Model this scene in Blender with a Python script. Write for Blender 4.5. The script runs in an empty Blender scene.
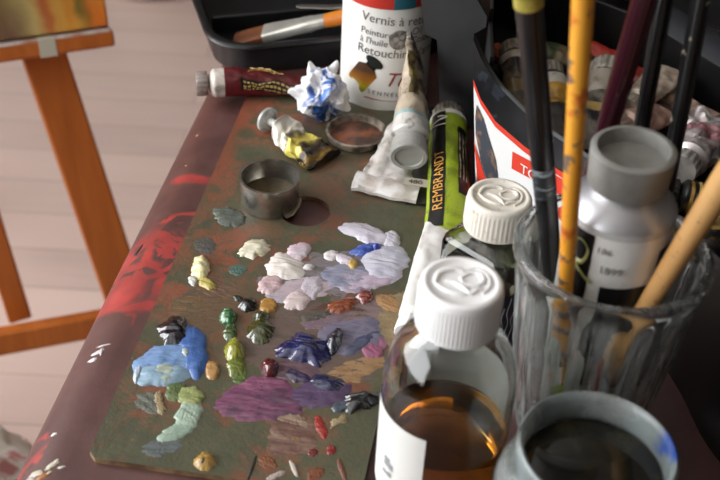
import bpy, bmesh, math, random
from mathutils import Vector, Matrix, noise
from mathutils.geometry import tessellate_polygon
random.seed(7)
sc = bpy.context.scene
COL = sc.collection
T = 0.62                      # height of the table top above the floor
EYE = 0.46                    # camera above the table top
PITCH, ROLL, FPX = math.radians(38), math.radians(3), 1130.0
CAM = Vector((0, 0, T + EYE))
pi = math.pi

# ------------------------------------------------------------------ camera geometry
def ray(u, v):
    a = (u - 360) / FPX; b = -(v - 240) / FPX
    x = a*math.cos(ROLL) - b*math.sin(ROLL); y = a*math.sin(ROLL) + b*math.cos(ROLL)
    F = Vector((0, math.cos(PITCH), -math.sin(PITCH))); U = Vector((0, math.sin(PITCH), math.cos(PITCH)))
    return F + x*Vector((1, 0, 0)) + y*U
def at(u, v, z=0.0):
    """point of the horizontal plane z above the table top seen at a pixel of the photograph"""
    d = ray(u, v); t = (z - EYE) / d.z
    return CAM + d*t
def deep(u, v, zc): return CAM + ray(u, v)*zc
def onplane(u, v, P, n):
    d = ray(u, v); return CAM + d*((P - CAM).dot(n)/d.dot(n))
def proj(P):
    d = P - CAM
    zc = d.y*math.cos(PITCH) - d.z*math.sin(PITCH); y = d.y*math.sin(PITCH) + d.z*math.cos(PITCH)
    x = d.x/zc; y /= zc
    a = x*math.cos(ROLL) + y*math.sin(ROLL); b = -x*math.sin(ROLL) + y*math.cos(ROLL)
    return 360 + FPX*a, 240 - FPX*b, zc
def V(x, y, z=0.0): return Vector((x, y, z))
def tab(x, y, z=0.0): return Vector((x, y, T + z))

# ------------------------------------------------------------------ materials
def lin(c):
    c = c/255.0
    return c/12.92 if c <= .04045 else ((c+.055)/1.055)**2.4
def rgb(r, g, b): return (lin(r), lin(g), lin(b), 1)
class N:
    """small node-tree writer"""
    def __init__(s, name):
        s.m = bpy.data.materials.new(name); s.m.use_nodes = True
        s.t = s.m.node_tree; s.t.nodes.clear()
        s.out = s.t.nodes.new('ShaderNodeOutputMaterial')
        s.bsdf = s.t.nodes.new('ShaderNodeBsdfPrincipled')
        s.t.links.new(s.bsdf.outputs[0], s.out.inputs[0])
        s.tc = s.t.nodes.new('ShaderNodeTexCoord'); s.obj = s.tc.outputs['Object']
    def n(s, typ, **kw):
        x = s.t.nodes.new(typ)
        for k, v in kw.items(): setattr(x, k, v)
        return x
    def link(s, a, b): s.t.links.new(a, b)
    def noise(s, scale, detail=4, rough=.55, vec=None, stretch=None, rot=None, dist=0):
        x = s.n('ShaderNodeTexNoise'); x.inputs['Scale'].default_value = scale; x.inputs['Detail'].default_value = detail
        x.inputs['Roughness'].default_value = rough; x.inputs['Distortion'].default_value = dist
        v = vec or s.obj
        if stretch or rot:
            mp = s.n('ShaderNodeMapping'); s.link(v, mp.inputs[0])
            if stretch: mp.inputs['Scale'].default_value = stretch
            if rot: mp.inputs['Rotation'].default_value = rot
            v = mp.outputs[0]
        s.link(v, x.inputs['Vector']); return x.outputs[0]
    def ramp(s, fac, stops, interp='LINEAR'):
        r = s.n('ShaderNodeValToRGB'); r.color_ramp.interpolation = interp
        el = r.color_ramp.elements
        while len(el) < len(stops): el.new(.5)
        for e, (p, c) in zip(el, stops): e.position = p; e.color = c if len(c) == 4 else (*c, 1)
        s.link(fac, r.inputs[0]); return r.outputs[0]
    def fac(s, f, a, b):
        r = s.n('ShaderNodeMapRange'); r.clamp = True
        r.inputs[1].default_value = a; r.inputs[2].default_value = b
        s.link(f, r.inputs[0]); return r.outputs[0]
    def math(s, op, a, b=0):
        m = s.n('ShaderNodeMath', operation=op)
        for i, x in enumerate((a, b)):
            if isinstance(x, (int, float)): m.inputs[i].default_value = x
            else: s.link(x, m.inputs[i])
        return m.outputs[0]
    def mix(s, f, a, b):
        m = s.n('ShaderNodeMix', data_type='RGBA')
        for sock, x in ((m.inputs[0], f), (m.inputs[6], a), (m.inputs[7], b)):
            if isinstance(x, (int, float)): sock.default_value = x
            elif isinstance(x, tuple): sock.default_value = x
            else: s.link(x, sock)
        return m.outputs[2]
    def bump(s, h, strength=.3, dist=.001):
        b = s.n('ShaderNodeBump'); b.inputs['Strength'].default_value = strength; b.inputs['Distance'].default_value = dist
        s.link(h, b.inputs['Height']); s.link(b.outputs[0], s.bsdf.inputs['Normal'])
    def set(s, **kw):
        nm = dict(col='Base Color', rough='Roughness', metal='Metallic', trans='Transmission Weight', ior='IOR', coat='Coat Weight', spec='Specular IOR Level', sss='Subsurface Weight', alpha='Alpha')
        for k, v in kw.items():
            i = s.bsdf.inputs[nm[k]]
            if isinstance(v, (int, float, tuple)): i.default_value = v
            else: s.link(v, i)
        return s
    def ellipse(s, vec, cx, cy, rx, ry, ang=0, soft=.35):
        """1 inside an ellipse of the xy plane of vec"""
        mp = s.n('ShaderNodeMapping', vector_type='TEXTURE'); s.link(vec, mp.inputs[0])
        mp.inputs['Location'].default_value = (cx, cy, 0); mp.inputs['Rotation'].default_value = (0, 0, ang)
        mp.inputs['Scale'].default_value = (rx, ry, 1e3)
        l = s.n('ShaderNodeVectorMath', operation='LENGTH'); s.link(mp.outputs[0], l.inputs[0])
        return s.fac(l.outputs['Value'], 1+soft, 1-soft)
    def warp(s, amount, scale, detail=3):
        x = s.n('ShaderNodeTexNoise'); x.inputs['Scale'].default_value = scale; x.inputs['Detail'].default_value = detail
        s.link(s.obj, x.inputs['Vector'])
        sub = s.n('ShaderNodeVectorMath', operation='SUBTRACT'); s.link(x.outputs['Color'], sub.inputs[0]); sub.inputs[1].default_value = (.5, .5, .5)
        sca = s.n('ShaderNodeVectorMath', operation='SCALE'); s.link(sub.outputs[0], sca.inputs[0]); sca.inputs['Scale'].default_value = amount
        ad = s.n('ShaderNodeVectorMath', operation='ADD'); s.link(s.obj, ad.inputs[0]); s.link(sca.outputs[0], ad.inputs[1])
        return ad.outputs[0]
_cache = {}
def M(name, c, rough=.5, metal=0, c2=None, scale=60, lo=.4, hi=.6, bump=0, bscale=None, stretch=None, coat=0, spec=.5):
    key = (name, c, rough, metal, c2, scale, bump)
    if key in _cache: return _cache[key]
    n = N(name)
    if c2:
        f = n.fac(n.noise(scale, 5, stretch=stretch), lo, hi)
        n.set(col=n.mix(f, rgb(*c), rgb(*c2)))
    else: n.set(col=rgb(*c))
    n.set(rough=rough, metal=metal, coat=coat, spec=spec)
    if bump: n.bump(n.noise(bscale or scale*2, 4, stretch=stretch), bump, .001)
    _cache[key] = n.m
    return n.m
def glass(name, tint=(255, 255, 255), rough=0.0, ior=1.47, smear=0, smc=(150, 150, 150), ribs=0, sscale=60):
    n = N(name); n.set(col=rgb(*tint), rough=rough, trans=1.0, ior=ior)
    if smear:
        f = n.fac(n.noise(sscale, 6, .65, stretch=(1, 1, .35)), .5, .75)
        n.set(trans=n.math('SUBTRACT', 1.0, n.math('MULTIPLY', f, smear)))
        n.set(col=n.mix(f, rgb(*tint), rgb(*smc)))
    return n.m

# ------------------------------------------------------------------ mesh building
class MB:
    def __init__(s): s.v = []; s.f = []; s.mi = []; s.cur = 0
    def add(s, vs, fs):
        b = len(s.v); s.v += [Vector(p) for p in vs]; s.f += [tuple(b+i for i in f) for f in fs]; s.mi += [s.cur]*len(fs)
        return s
    def loops(s, loops, closed=True, cap0=False, cap1=False, ring=True):
        n = len(loops[0]); vs = [p for l in loops for p in l]; fs = []
        for i in range(len(loops)-1):
            for j in range(n if ring else n-1):
                k = (j+1) % n
                fs.append((i*n+j, i*n+k, (i+1)*n+k, (i+1)*n+j))
        if cap0: fs.append(tuple(range(n-1, -1, -1)))
        if cap1: fs.append(tuple((len(loops)-1)*n+j for j in range(n)))
        return s.add(vs, fs)
    def lathe(s, prof, seg=48, cap0=False, cap1=False, c=(0, 0, 0), mod=None):
        ls = []
        for k, (r, z) in enumerate(prof):
            l = []
            for j in range(seg):
                a = 2*pi*j/seg; rr = r*(mod(a, k) if mod else 1)
                l.append(Vector((c[0]+rr*math.cos(a), c[1]+rr*math.sin(a), c[2]+z)))
            ls.append(l)
        return s.loops(ls, cap0=cap0, cap1=cap1)
    def box(s, lo, hi, M4=None):
        x0, y0, z0 = lo; x1, y1, z1 = hi
        vs = [V(x0,y0,z0),V(x1,y0,z0),V(x1,y1,z0),V(x0,y1,z0),V(x0,y0,z1),V(x1,y0,z1),V(x1,y1,z1),V(x0,y1,z1)]
        if M4: vs = [M4 @ p for p in vs]
        return s.add(vs, [(0,3,2,1),(4,5,6,7),(0,1,5,4),(1,2,6,5),(2,3,7,6),(3,0,4,7)])
    def tube(s, pts, rad, seg=12, flat=1.0, cap=True):
        pts = [Vector(p) for p in pts]; ls = []
        up = V(0, 0, 1)
        for i, p in enumerate(pts):
            d = (pts[min(i+1, len(pts)-1)] - pts[max(i-1, 0)]).normalized()
            x = d.cross(up)
            if x.length < 1e-3: x = d.cross(V(0, 1, 0))
            x.normalize(); y = x.cross(d).normalized(); up = y
            r = rad[i] if isinstance(rad, (list, tuple)) else rad
            ls.append([p + x*(r*math.cos(2*pi*j/seg)) + y*(r*flat*math.sin(2*pi*j/seg)) for j in range(seg)])
        return s.loops(ls, cap0=cap, cap1=cap)
    def prism(s, out, z0, z1, holes=()):
        polys = [[V(p[0], p[1], 0) for p in out]] + [[V(p[0], p[1], 0) for p in h] for h in holes]
        flat = [p for pl in polys for p in pl]; tr = tessellate_polygon(polys)
        s.add([V(p.x, p.y, z1) for p in flat], [t if (flat[t[1]]-flat[t[0]]).cross(flat[t[2]]-flat[t[0]]).z > 0 else t[::-1] for t in tr])
        s.add([V(p.x, p.y, z0) for p in flat], [t[::-1] if (flat[t[1]]-flat[t[0]]).cross(flat[t[2]]-flat[t[0]]).z > 0 else t for t in tr])
        old = s.cur; s.cur = s.side if hasattr(s, 'side') else old
        for k, pl in enumerate(polys):
            n = len(pl); a = [V(p.x, p.y, z0) for p in pl]; b = [V(p.x, p.y, z1) for p in pl]
            s.loops([a, b] if k == 0 else [b, a])
        s.cur = old
        return s
    def build(s, name, mats, parent=None, smooth=35, bevel=0, subsurf=0, weld=True):
        me = bpy.data.meshes.new(name); me.from_pydata([tuple(p) for p in s.v], [], s.f)
        if not isinstance(mats, (list, tuple)): mats = [mats]
        for m in mats: me.materials.append(m)
        if len(mats) > 1: me.polygons.foreach_set('material_index', s.mi)
        if weld:
            bm = bmesh.new(); bm.from_mesh(me)
            bmesh.ops.remove_doubles(bm, verts=bm.verts, dist=1e-6)
            bmesh.ops.recalc_face_normals(bm, faces=bm.faces); bm.to_mesh(me); bm.free()
        me.polygons.foreach_set('use_smooth', [True]*len(me.polygons))
        if smooth and smooth < 180: me.set_sharp_from_angle(angle=math.radians(smooth))
        me.update()
        o = bpy.data.objects.new(name, me); COL.objects.link(o)
        if parent: o.parent = parent
        if bevel:
            b = o.modifiers.new('edge', 'BEVEL'); b.width = bevel; b.segments = 3; b.limit_method = 'ANGLE'; b.angle_limit = math.radians(40)
        if subsurf:
            b = o.modifiers.new('sub', 'SUBSURF'); b.levels = subsurf; b.render_levels = subsurf
        return o
def thing(name, label, cat, loc=(0, 0, 0), rot=None, group=None):
    o = bpy.data.objects.new(name, None); COL.objects.link(o); o.empty_display_size = .02
    o.location = loc
    if isinstance(rot, Matrix): o.matrix_world = Matrix.Translation(Vector(loc)) @ rot.to_4x4()
    elif rot is not None: o.rotation_euler = (0, 0, rot)
    return tag(o, label, cat, group)
def tag(o, label, cat, group=None):
    o['label'] = label; o['category'] = cat
    if group: o['group'] = group
    return o
def struct(name, mb, mat, **k):
    o = mb.build(name, mat, **k); o['kind'] = 'structure'; return o
def axes(A, B, up=V(0, 0, 1)):
    x = (B-A).normalized(); y = up.cross(x).normalized(); z = x.cross(y)
    return Matrix((x, y, z)).transposed()
def smoothcurve(pts, n=6, closed=True):
    out = []; m = len(pts)
    for i in range(m if closed else m-1):
        g = lambda k: Vector(pts[k % m]) if closed else Vector(pts[max(0, min(m-1, k))])
        a, b, c, d = g(i-1), g(i), g(i+1), g(i+2)
        for k in range(n):
            t = k/n
            out.append(.5*((2*b)+(c-a)*t+(2*a-5*b+4*c-d)*t*t+(3*b-a-3*c+d)*t**3))
    if not closed: out.append(Vector(pts[-1]))
    return out
def lettering(s, size, fmap, name, mat, parent, align='LEFT', spacing=1.0, shear=0, thick=0):
    """flat letters laid on a surface: fmap turns letter plane x, y into a point"""
    cu = bpy.data.curves.new('t', 'FONT'); cu.body = s; cu.size = size; cu.align_x = align; cu.space_character = spacing; cu.shear = shear
    cu.resolution_u = 3; cu.fill_mode = 'FRONT'; cu.offset = thick
    o = bpy.data.objects.new('t', cu); COL.objects.link(o)
    dg = bpy.context.evaluated_depsgraph_get(); me = bpy.data.meshes.new_from_object(o.evaluated_get(dg))
    bpy.data.objects.remove(o); bpy.data.curves.remove(cu)
    bm = bmesh.new(); bm.from_mesh(me)
    bmesh.ops.subdivide_edges(bm, edges=[e for e in bm.edges if e.calc_length() > size*.5], cuts=2)
    for v in bm.verts: v.co = fmap(v.co.x, v.co.y)
    bm.to_mesh(me); bm.free()
    me.materials.append(mat); me.name = name
    ob = bpy.data.objects.new(name, me); COL.objects.link(ob); ob.parent = parent
    return ob
# ================================================================== room
n = N('floor_planks')
br = n.n('ShaderNodeTexBrick'); n.link(n.obj, br.inputs['Vector'])
br.offset = .37; br.inputs['Scale'].default_value = 1; br.inputs['Brick Width'].default_value = .85; br.inputs['Row Height'].default_value = .088
br.inputs['Mortar Size'].default_value = .0018; br.inputs['Mortar Smooth'].default_value = .6; br.inputs['Bias'].default_value = 0
br.inputs['Color1'].default_value = rgb(208, 182, 172); br.inputs['Color2'].default_value = rgb(188, 164, 156); br.inputs['Mortar'].default_value = rgb(150, 130, 122)
grain = n.fac(n.noise(5, 6, .6, stretch=(1, 9, 1)), .3, .7)
colr = n.mix(n.math('MULTIPLY', grain, .4), br.outputs['Color'], rgb(216, 186, 168))
n.set(col=colr, rough=.42); n.bump(n.noise(20, 4, stretch=(1, 9, 1)), .15)
FLOOR = n.m
WALL = M('beige_wall_paint', (122, 114, 105), .8, bump=.05, scale=30)
def slab(name, lo, hi, m): return struct(name, MB().box(lo, hi), m, smooth=0)
slab('floor', (-2.2, -2.2, -.1), (3.2, 4.2, 0), FLOOR)
slab('ceiling', (-2.2, -2.2, 2.6), (3.2, 4.2, 2.7), M('white_ceiling_paint', (214, 210, 204), .8))
slab('wall_back', (-2.2, 4.1, 0), (3.2, 4.2, 2.6), WALL)
slab('wall_right', (3.1, -2.2, 0), (3.2, 4.1, 2.6), WALL)
slab('wall_front', (-2.2, -2.2, 0), (3.1, -2.1, 2.6), WALL)
# left wall with its window opening
WY0, WY1, WZ0, WZ1 = -1.45, 1.75, .80, 2.35
w = MB()
for lo, hi in (((-2.2, -2.1, 0), (-2.1, WY0, 2.6)), ((-2.2, WY1, 0), (-2.1, 4.1, 2.6)), ((-2.2, WY0, 0), (-2.1, WY1, WZ0)), ((-2.2, WY0, WZ1), (-2.1, WY1, 2.6))): w.box(lo, hi)
struct('wall_left', w, WALL, smooth=0)
wf = MB(); PAINT = M('white_window_paint', (225, 225, 222), .4)
for y in (WY0, (WY0+WY1)/2-.025, WY1-.05): wf.box((-2.19, y, WZ0), (-2.12, y+.05, WZ1))
for z in (WZ0, WZ1-.05): wf.box((-2.19, WY0, z), (-2.12, WY1, z+.05))
win = struct('window_1', wf, PAINT, smooth=0)
sill = struct('window_sill', MB().box((-2.15, WY0-.04, WZ0-.03), (-2.0, WY1+.04, WZ0)), PAINT, parent=win, bevel=.006)
for nm, lo, hi in (('baseboard_back', (-2.1, 4.085, 0), (3.1, 4.1, .09)), ('baseboard_left', (-2.1, -2.1, 0), (-2.085, 4.085, .09)), ('baseboard_right', (3.085, -2.1, 0), (3.1, 4.085, .09))): slab(nm, lo, hi, PAINT)

# ================================================================== table
TH = math.radians(-6.5)
BL = at(88, 462)                       # where the palette's near corner lies on the table
RZ = Matrix.Rotation(-TH, 3, 'Z')
def tl(P): return RZ @ (P - BL)        # world -> table frame
def tpx(u, v, z=0): return tl(at(u, v, z))
n = N('brown_leather')
wv = n.warp(.022, 34, 4)
leather = n.mix(n.fac(n.noise(35, 6, .65), .35, .7), rgb(88, 55, 52), rgb(70, 42, 40))
leather = n.mix(n.math('MULTIPLY', n.fac(n.noise(14, 5, .7), .55, .75), .5), leather, rgb(104, 72, 66))
red = None
for (u, v, ru, rv, ang) in ((190, 178, .014, .007, -.1), (150, 262, .034, .034, .0), (196, 216, .026, .007, .35), (116, 290, .018, .014, .3), (140, 306, .022, .007, .0), (126, 320, .004, .006, 0), (40, 424, .004, .003, 0), (34, 447, .0035, .003, .5), (22, 462, .003, .02, -.2)):
    p = tpx(u, v); e = n.ellipse(wv, p.x, p.y, ru, rv, ang, .25)
    red = e if red is None else n.math('MAXIMUM', red, e)
vo = n.n('ShaderNodeTexVoronoi', feature='DISTANCE_TO_EDGE'); vo.inputs['Scale'].default_value = 45; n.link(wv, vo.inputs['Vector'])
gap = n.fac(vo.outputs['Distance'], .14, .07)
solid = n.fac(n.noise(58, 4, .6, dist=.8), .54, .58)
p = tpx(190, 178); top = n.ellipse(wv, p.x, p.y, .02, .012, 0, .2); pq = tpx(116, 292); top = n.math('MAXIMUM', top, n.ellipse(wv, pq.x, pq.y, .018, .014, .3, .3))
red = n.math('MULTIPLY', red, n.math('MAXIMUM', n.math('MAXIMUM', gap, solid), top))
colr = n.mix(red, leather, n.mix(n.fac(n.noise(50, 4), .3, .7), rgb(170, 58, 54), rgb(130, 46, 44)))
n.set(col=colr, spec=.75, rough=n.math('ADD', .36, n.math('MULTIPLY', n.noise(90, 3), .16)))
n.bump(n.noise(700, 5, .7), .25, .0006)
LEATHER = n.m
WOODLEG = M('dark_leg_wood', (70, 45, 32), .5, c2=(52, 33, 24), scale=30, stretch=(6, 6, .6))
table = thing('work_table', 'padded table covered in worn brown leather with red paint marks, under the palette', 'table', (BL.x, BL.y, 0), TH)
R = .035; x0, x1, y0, y1 = -.0445, .80, -.27, .75
prof = [(x0+R+R*math.cos(a), T-R+R*math.sin(a)) for a in [pi/2+i*pi/14 for i in range(15)]]
prof += [(x1-R+R*math.cos(a), T-R+R*math.sin(a)) for a in [-pi/2+i*pi/14 for i in range(15)]]
prof = prof[::-1]
full = []
for i in range(len(prof)):          # extra points along the flat top
    a, b = prof[i], prof[(i+1) % len(prof)]; full.append(a)
ys = [y0+R*(1-math.cos(t))for t in (0, .5, 1.0, pi/2)] + [y0+R+(y1-y0-2*R)*k/40 for k in range(1, 40)] + [y1-R*(1-math.cos(t)) for t in (pi/2, 1.0, .5, 0)]
def shrink(y):
    e = min(y-y0, y1-y)
    return 0 if e >= R else R - math.sqrt(max(0, R*R-(R-e)**2))
ls = []
for y in ys:
    s_ = shrink(y); l = []
    for (px, pz) in full:
        cx = min(max(px, x0+R), x1-R); k = (R-s_)/R
        l.append(V(cx+(px-cx)*k if s_ else px, y, (T-R)+(pz-(T-R))*k))
    ls.append(l)
MB().loops(ls, cap0=True, cap1=True).build('tabletop', LEATHER, table, smooth=60)
for lx in (.03, .70):
    for ly in (-.2, .66):
        MB().loops([[V(lx+s*a, ly+s*b, z) for a, b in ((-1, -1), (1, -1), (1, 1), (-1, 1))] for z, s in ((0, .018), (T-.072, .028))], cap0=True, cap1=True).build('leg', WOODLEG, table, smooth=20, bevel=.004)
def smear(name, u, v, ru, rv, ang, col, par, h=.0006, z=0, lab=None, seed=0, rough=.45):
    """a small dried stroke on the leather, following its rounded edge"""
    rnd = random.Random(seed); c = tpx(u, v, z); ls = []
    def zz(x):
        xc = x0+R
        return T if x >= xc else T-R+math.sqrt(max(0, R*R-(x-xc)**2))
    for s_ in (1, .7, .4, .1):
        l = []
        for j in range(28):
            a = 2*pi*j/28; k = 1+.45*noise.noise(V(math.cos(a)*1.7, math.sin(a)*1.7, seed*3.1))
            x, y = ru*k*s_*math.cos(a), rv*k*s_*math.sin(a)
            X = c.x+x*math.cos(ang)-y*math.sin(ang); Y = c.y+x*math.sin(ang)+y*math.cos(ang)
            l.append(V(X, Y, zz(X) + (-.0003 if s_ == 1 else h*(1-s_*.6))))
        ls.append(l)
    o = MB().loops(ls, cap1=True).build(name, M('dried_paint_%d_%d_%d' % col, col, rough), par, smooth=60)
    if lab: o['label'] = lab
    return o
SM = [(137, 243, .0018, .0058, -.25, (40, 42, 50), 'dark grey dash of dried paint'), (97, 349, .0045, .0016, .5, (205, 200, 200), 'white smear of dried paint'), (92, 356, .003, .0016, .3, (215, 212, 212), None), (103, 343, .0045, .0008, .2, (190, 180, 180), None),
      (101, 349, .0012, .004, .2, (185, 178, 180), None), (53, 429, .0018, .0012, 0, (225, 215, 210), None), (51, 464, .0045, .0016, .9, (195, 190, 170), None), (34, 469, .004, .0022, .1, (190, 182, 165), None), (42, 474, .004, .002, .6, (150, 95, 45), 'ochre crust of dried paint'),
      (62, 467, .0025, .0008, .3, (205, 200, 190), None), (28, 474, .003, .003, .3, (170, 165, 160), None), (56, 460, .0018, .001, 1, (210, 205, 190), None), (48, 472, .0025, .001, .9, (205, 195, 160), None),
      (186, 162, .0014, .001, 0, (140, 105, 70), None), (197, 130, .0012, .001, 0, (150, 115, 80), None)]
for i, (u, v, a, b, g, c, lb) in enumerate(SM): smear('paint_smear', u, v, a, b, g, c, table, lab=lb, seed=i)

# ================================================================== palette
PT = .004
n = N('palette_board')
f1 = n.noise(18, 6, .65)
base = n.mix(n.fac(n.noise(40, 6, .7), .3, .7), rgb(88, 87, 66), rgb(72, 73, 57))
base = n.mix(n.math('MULTIPLY', n.fac(f1, .54, .60), .7), base, rgb(124, 72, 54))
base = n.mix(n.math('MULTIPLY', n.fac(n.noise(26, 6, .7, stretch=(1, 1.6, 1)), .60, .70), .55), base, rgb(138, 120, 92))
wp = n.warp(.03, 25, 4)
rst = None
for (u, v, ru, rv, ang, amt) in ((255, 125, .05, .03, -.3, .85), (215, 180, .025, .04, .2, .8), (225, 250, .042, .036, 0, .85), (200, 300, .045, .026, 0, .85), (150, 395, .02, .03, 0, .6), (330, 180, .06, .03, 0, .4), (235, 330, .03, .03, 0, .5), (380, 330, .03, .035, .4, .6), (290, 440, .028, .024, 0, .6), (160, 405, .02, .015, 0, .55), (280, 110, .05, .02, -.2, .8)):
    p = tpx(u, v, PT); e = n.math('MULTIPLY', n.ellipse(wp, p.x, p.y, ru*.8, rv*.8, ang, .5), amt)
    rst = e if rst is None else n.math('MAXIMUM', rst, e)
rst = n.math('MULTIPLY', rst, n.fac(n.noise(60, 7, .7, dist=.6), .44, .54))
base = n.mix(rst, base, n.mix(n.noise(40, 3), rgb(150, 78, 58), rgb(122, 80, 60)))
mott = n.noise(95, 8, .75)
base = n.mix(n.math('MULTIPLY', n.fac(mott, .56, .66), .5), base, rgb(126, 78, 56))
base = n.mix(n.math('MULTIPLY', n.fac(n.noise(130, 7, .75), .55, .68), .5), base, rgb(62, 62, 52))
base = n.mix(n.math('MULTIPLY', n.fac(n.noise(420, 4, .7), .66, .72), .5), base, rgb(160, 146, 118))
# rust line worn along the top and far-left edge
sep = n.n('ShaderNodeSeparateXYZ'); n.link(wp, sep.inputs[0])
edge = n.math('MULTIPLY', n.fac(sep.outputs[0], .013, .004), n.fac(sep.outputs[1], .2, .3))
base = n.mix(n.math('MULTIPLY', edge, .7), base, rgb(132, 70, 50))
n.set(col=base, rough=n.math('ADD', .26, n.math('MULTIPLY', n.noise(45, 4), .26)))
n.bump(n.math('ADD', n.noise(160, 6, .7), n.math('MULTIPLY', n.noise(600, 4, .7), .5)), .55, .0010)
PAL = n.m; PEDGE = M('bare_board_edge', (146, 120, 88), .6, c2=(96, 70, 50), scale=60)
pal = thing('painting_palette', 'olive brown wooden palette with thumb hole, covered in blobs of oil paint', 'palette', BL, TH)
hc = tpx(305, 211, PT)
hole = [(hc.x+.0172*math.cos(a), hc.y+.0172*math.sin(a)) for a in [2*pi*i/40 for i in range(40)]]
PR = [(.004, 0)] + [(.136+.008*math.sin(t), .008-.008*math.cos(t)) for t in (0, .5, 1, pi/2)] + [(.146, .07), (.147, .14)] + [(.150, .165), (.158, .185), (.164, .21), (.166, .25), (.160, .30), (.150, .37), (.144, .378), (.004, .380), (0, .376), (0, .004)]
mb = MB(); mb.cur = 0; mb.side = 1
mb.prism(PR, .0002, PT, holes=[hole])
mb.build('board', [PAL, PEDGE], pal, smooth=30)
_dm = {}
def paintmat(cols, ang, rough, streak):
    key = (cols, round(ang, 1), rough, streak)
    if key in _dm: return _dm[key]
    n = N('oil_paint')
    def tone(c):
        m = .3*c[0]+.59*c[1]+.11*c[2]
        return tuple((m+(q-m)*.90)*.94 for q in c)
    cols = [tone(c) for c in cols]
    st = (streak*.35, streak*1.6, 1)
    f = n.noise(150, 5, .6, stretch=st, rot=(0, 0, -ang), dist=.8)
    f = n.math('ADD', n.math('MULTIPLY', f, .6), n.math('MULTIPLY', n.noise(75, 5, .65, dist=1.2), .4))
    if len(cols) == 1: n.set(col=rgb(*cols[0]))
    else:
        k = len(cols)-1
        n.set(col=n.ramp(f, [(.36+.28*i/k, rgb(*c)) for i, c in enumerate(cols)]))
    n.set(rough=rough, coat=1.0 if rough < .25 else (.35 if rough < .33 else 0)); n.bsdf.inputs['Coat Roughness'].default_value = .08
    n.bump(n.math('ADD', n.noise(260, 5, .6, stretch=st, rot=(0, 0, -ang)), n.math('MULTIPLY', n.noise(800, 3), .3 if rough < .25 else .2)), .40 if rough < .25 else .55, .0009)
    _dm[key] = n.m
    return n.m
def dab(lab, u, v, ru, rv, ang, cols, H=1.5, rough=.28, seed=None, rag=.3, streak=1.0, pts=None, name='paint_dab', dome=2.2):
    """one blob of paint: u v ru rv in photo pixels give its place and size on the board, H its height in mm"""
    seed = seed if seed is not None else int(u*7+v*13)
    NA, rings = 72, 16
    if pts: out = [tpx(a, b, PT) for a, b in pts]; out = smoothcurve([V(p.x, p.y) for p in out], max(2, NA//len(pts)))
    else:
        out = []
        for j in range(NA):
            a = 2*pi*j/NA; e = (ru*math.cos(a), rv*math.sin(a)); g = math.radians(ang)
            q = tpx(u+e[0]*math.cos(g)-e[1]*math.sin(g), v+e[0]*math.sin(g)+e[1]*math.cos(g), PT); out.append(V(q.x, q.y))
    c = sum(out, V(0, 0))/len(out)
    g = -math.radians(ang)
    dm = dome if H > 3 else (4 if H > 1.5 else 7)
    ls = []
    for k in range(rings):
        s_ = 1-k/(rings-.6); l = []
        for j, p in enumerate(out):
            d = p-c; a = math.atan2(d.y, d.x)
            kk = 1.06+rag*(noise.noise(V(math.cos(a)*1.4, math.sin(a)*1.4, seed*.37))+.5*noise.noise(V(math.cos(a)*4, math.sin(a)*4, seed*.91))+.28*noise.noise(V(math.cos(a)*11, math.sin(a)*11, seed*.51)))
            q = c+d*(s_*(1+(kk-1)*s_**1.5))
            # knife and brush ridges
            t = (q.x*math.cos(g+pi/2)+q.y*math.sin(g+pi/2))
            ridge = noise.noise(V(t*420, (q.x*math.cos(g)+q.y*math.sin(g))*50, seed))*.22+noise.noise(V(q.x*150, q.y*150, seed+5))*.35
            h = H*.001*(1-s_**dm)*(1+ridge)
            fl = .0004 if H < 1.3 else .00016
            h += (fl+H*.00003)*(noise.noise(V(t*420, (q.x*math.cos(g)+q.y*math.sin(g))*90, seed+9))+.6*noise.noise(V(q.x*900, q.y*900, seed)))-(.00042 if H < 1.3 else .00026)*s_**(2 if H < 1.3 else 3)
            l.append(V(q.x, q.y, PT + (-.0004 if k == 0 else h+.00012)))
        ls.append(l)
    o = MB().loops(ls, cap1=True).build(name, paintmat(tuple(cols), math.radians(-ang), rough, streak), pal, smooth=70)
    if lab: o['label'] = lab
    return o
D = dab
# flat scraped films first
D('dull mauve brown film of mixed paint', 312, 345, 88, 46, -12, [(92, 80, 70), (112, 92, 84), (98, 90, 76)], .35, .4, rag=.45)
D('dull rose film of mixed paint', 345, 318, 62, 18, -14, [(116, 94, 94), (132, 112, 112), (96, 84, 78)], .4, .35, rag=.5)
D('pale lilac grey film of mixed paint', 335, 274, 68, 24, -6, [(112, 104, 102), (134, 124, 128), (98, 94, 86)], .3, .35, rag=.55)
D('rusty film of old paint', 204, 310, 44, 26, -14, [(98, 82, 58), (112, 84, 60), (84, 78, 62)], .25, .45, rag=.6)
D('dry tan film of paint', 392, 322, 22, 32, 20, [(128, 106, 74), (152, 132, 96)], .35, .45)
D('flat ochre film of paint', 352, 371, 36, 12, -18, [(150, 112, 76), (170, 134, 92)], .4, .4)
D('brown and mauve swirl of thin paint', 292, 436, 26, 22, 0, [(84, 62, 54), (120, 84, 74), (140, 116, 96)], .4, .4)
D('thin grey film of paint', 150, 404, 16, 12, 20, [(92, 94, 84), (118, 122, 110)], .3, .5)
D('grey-blue film of paint', 163, 447, 22, 9, -14, [(88, 96, 96), (104, 112, 112)], .3, .45)
D('brown scumble of paint', 195, 305, 26, 11, -8, [(104, 84, 54), (130, 98, 62)], .25, .5)
D('reddish film of paint', 218, 288, 24, 14, 20, [(108, 82, 64), (124, 90, 70)], .2, .5)
D('dark olive dried dab', 231, 217, 17, 9, 8, [(78, 86, 78), (100, 106, 96)], 1.8, .4, rag=.5)
D('teal smear', 238, 270, 9, 6, 0, [(70, 104, 92), (84, 112, 100)], .5)
D('mauve-grey smear', 205, 246, 12, 9, 0, [(96, 80, 78), (84, 90, 84)], .3, .45)
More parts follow.
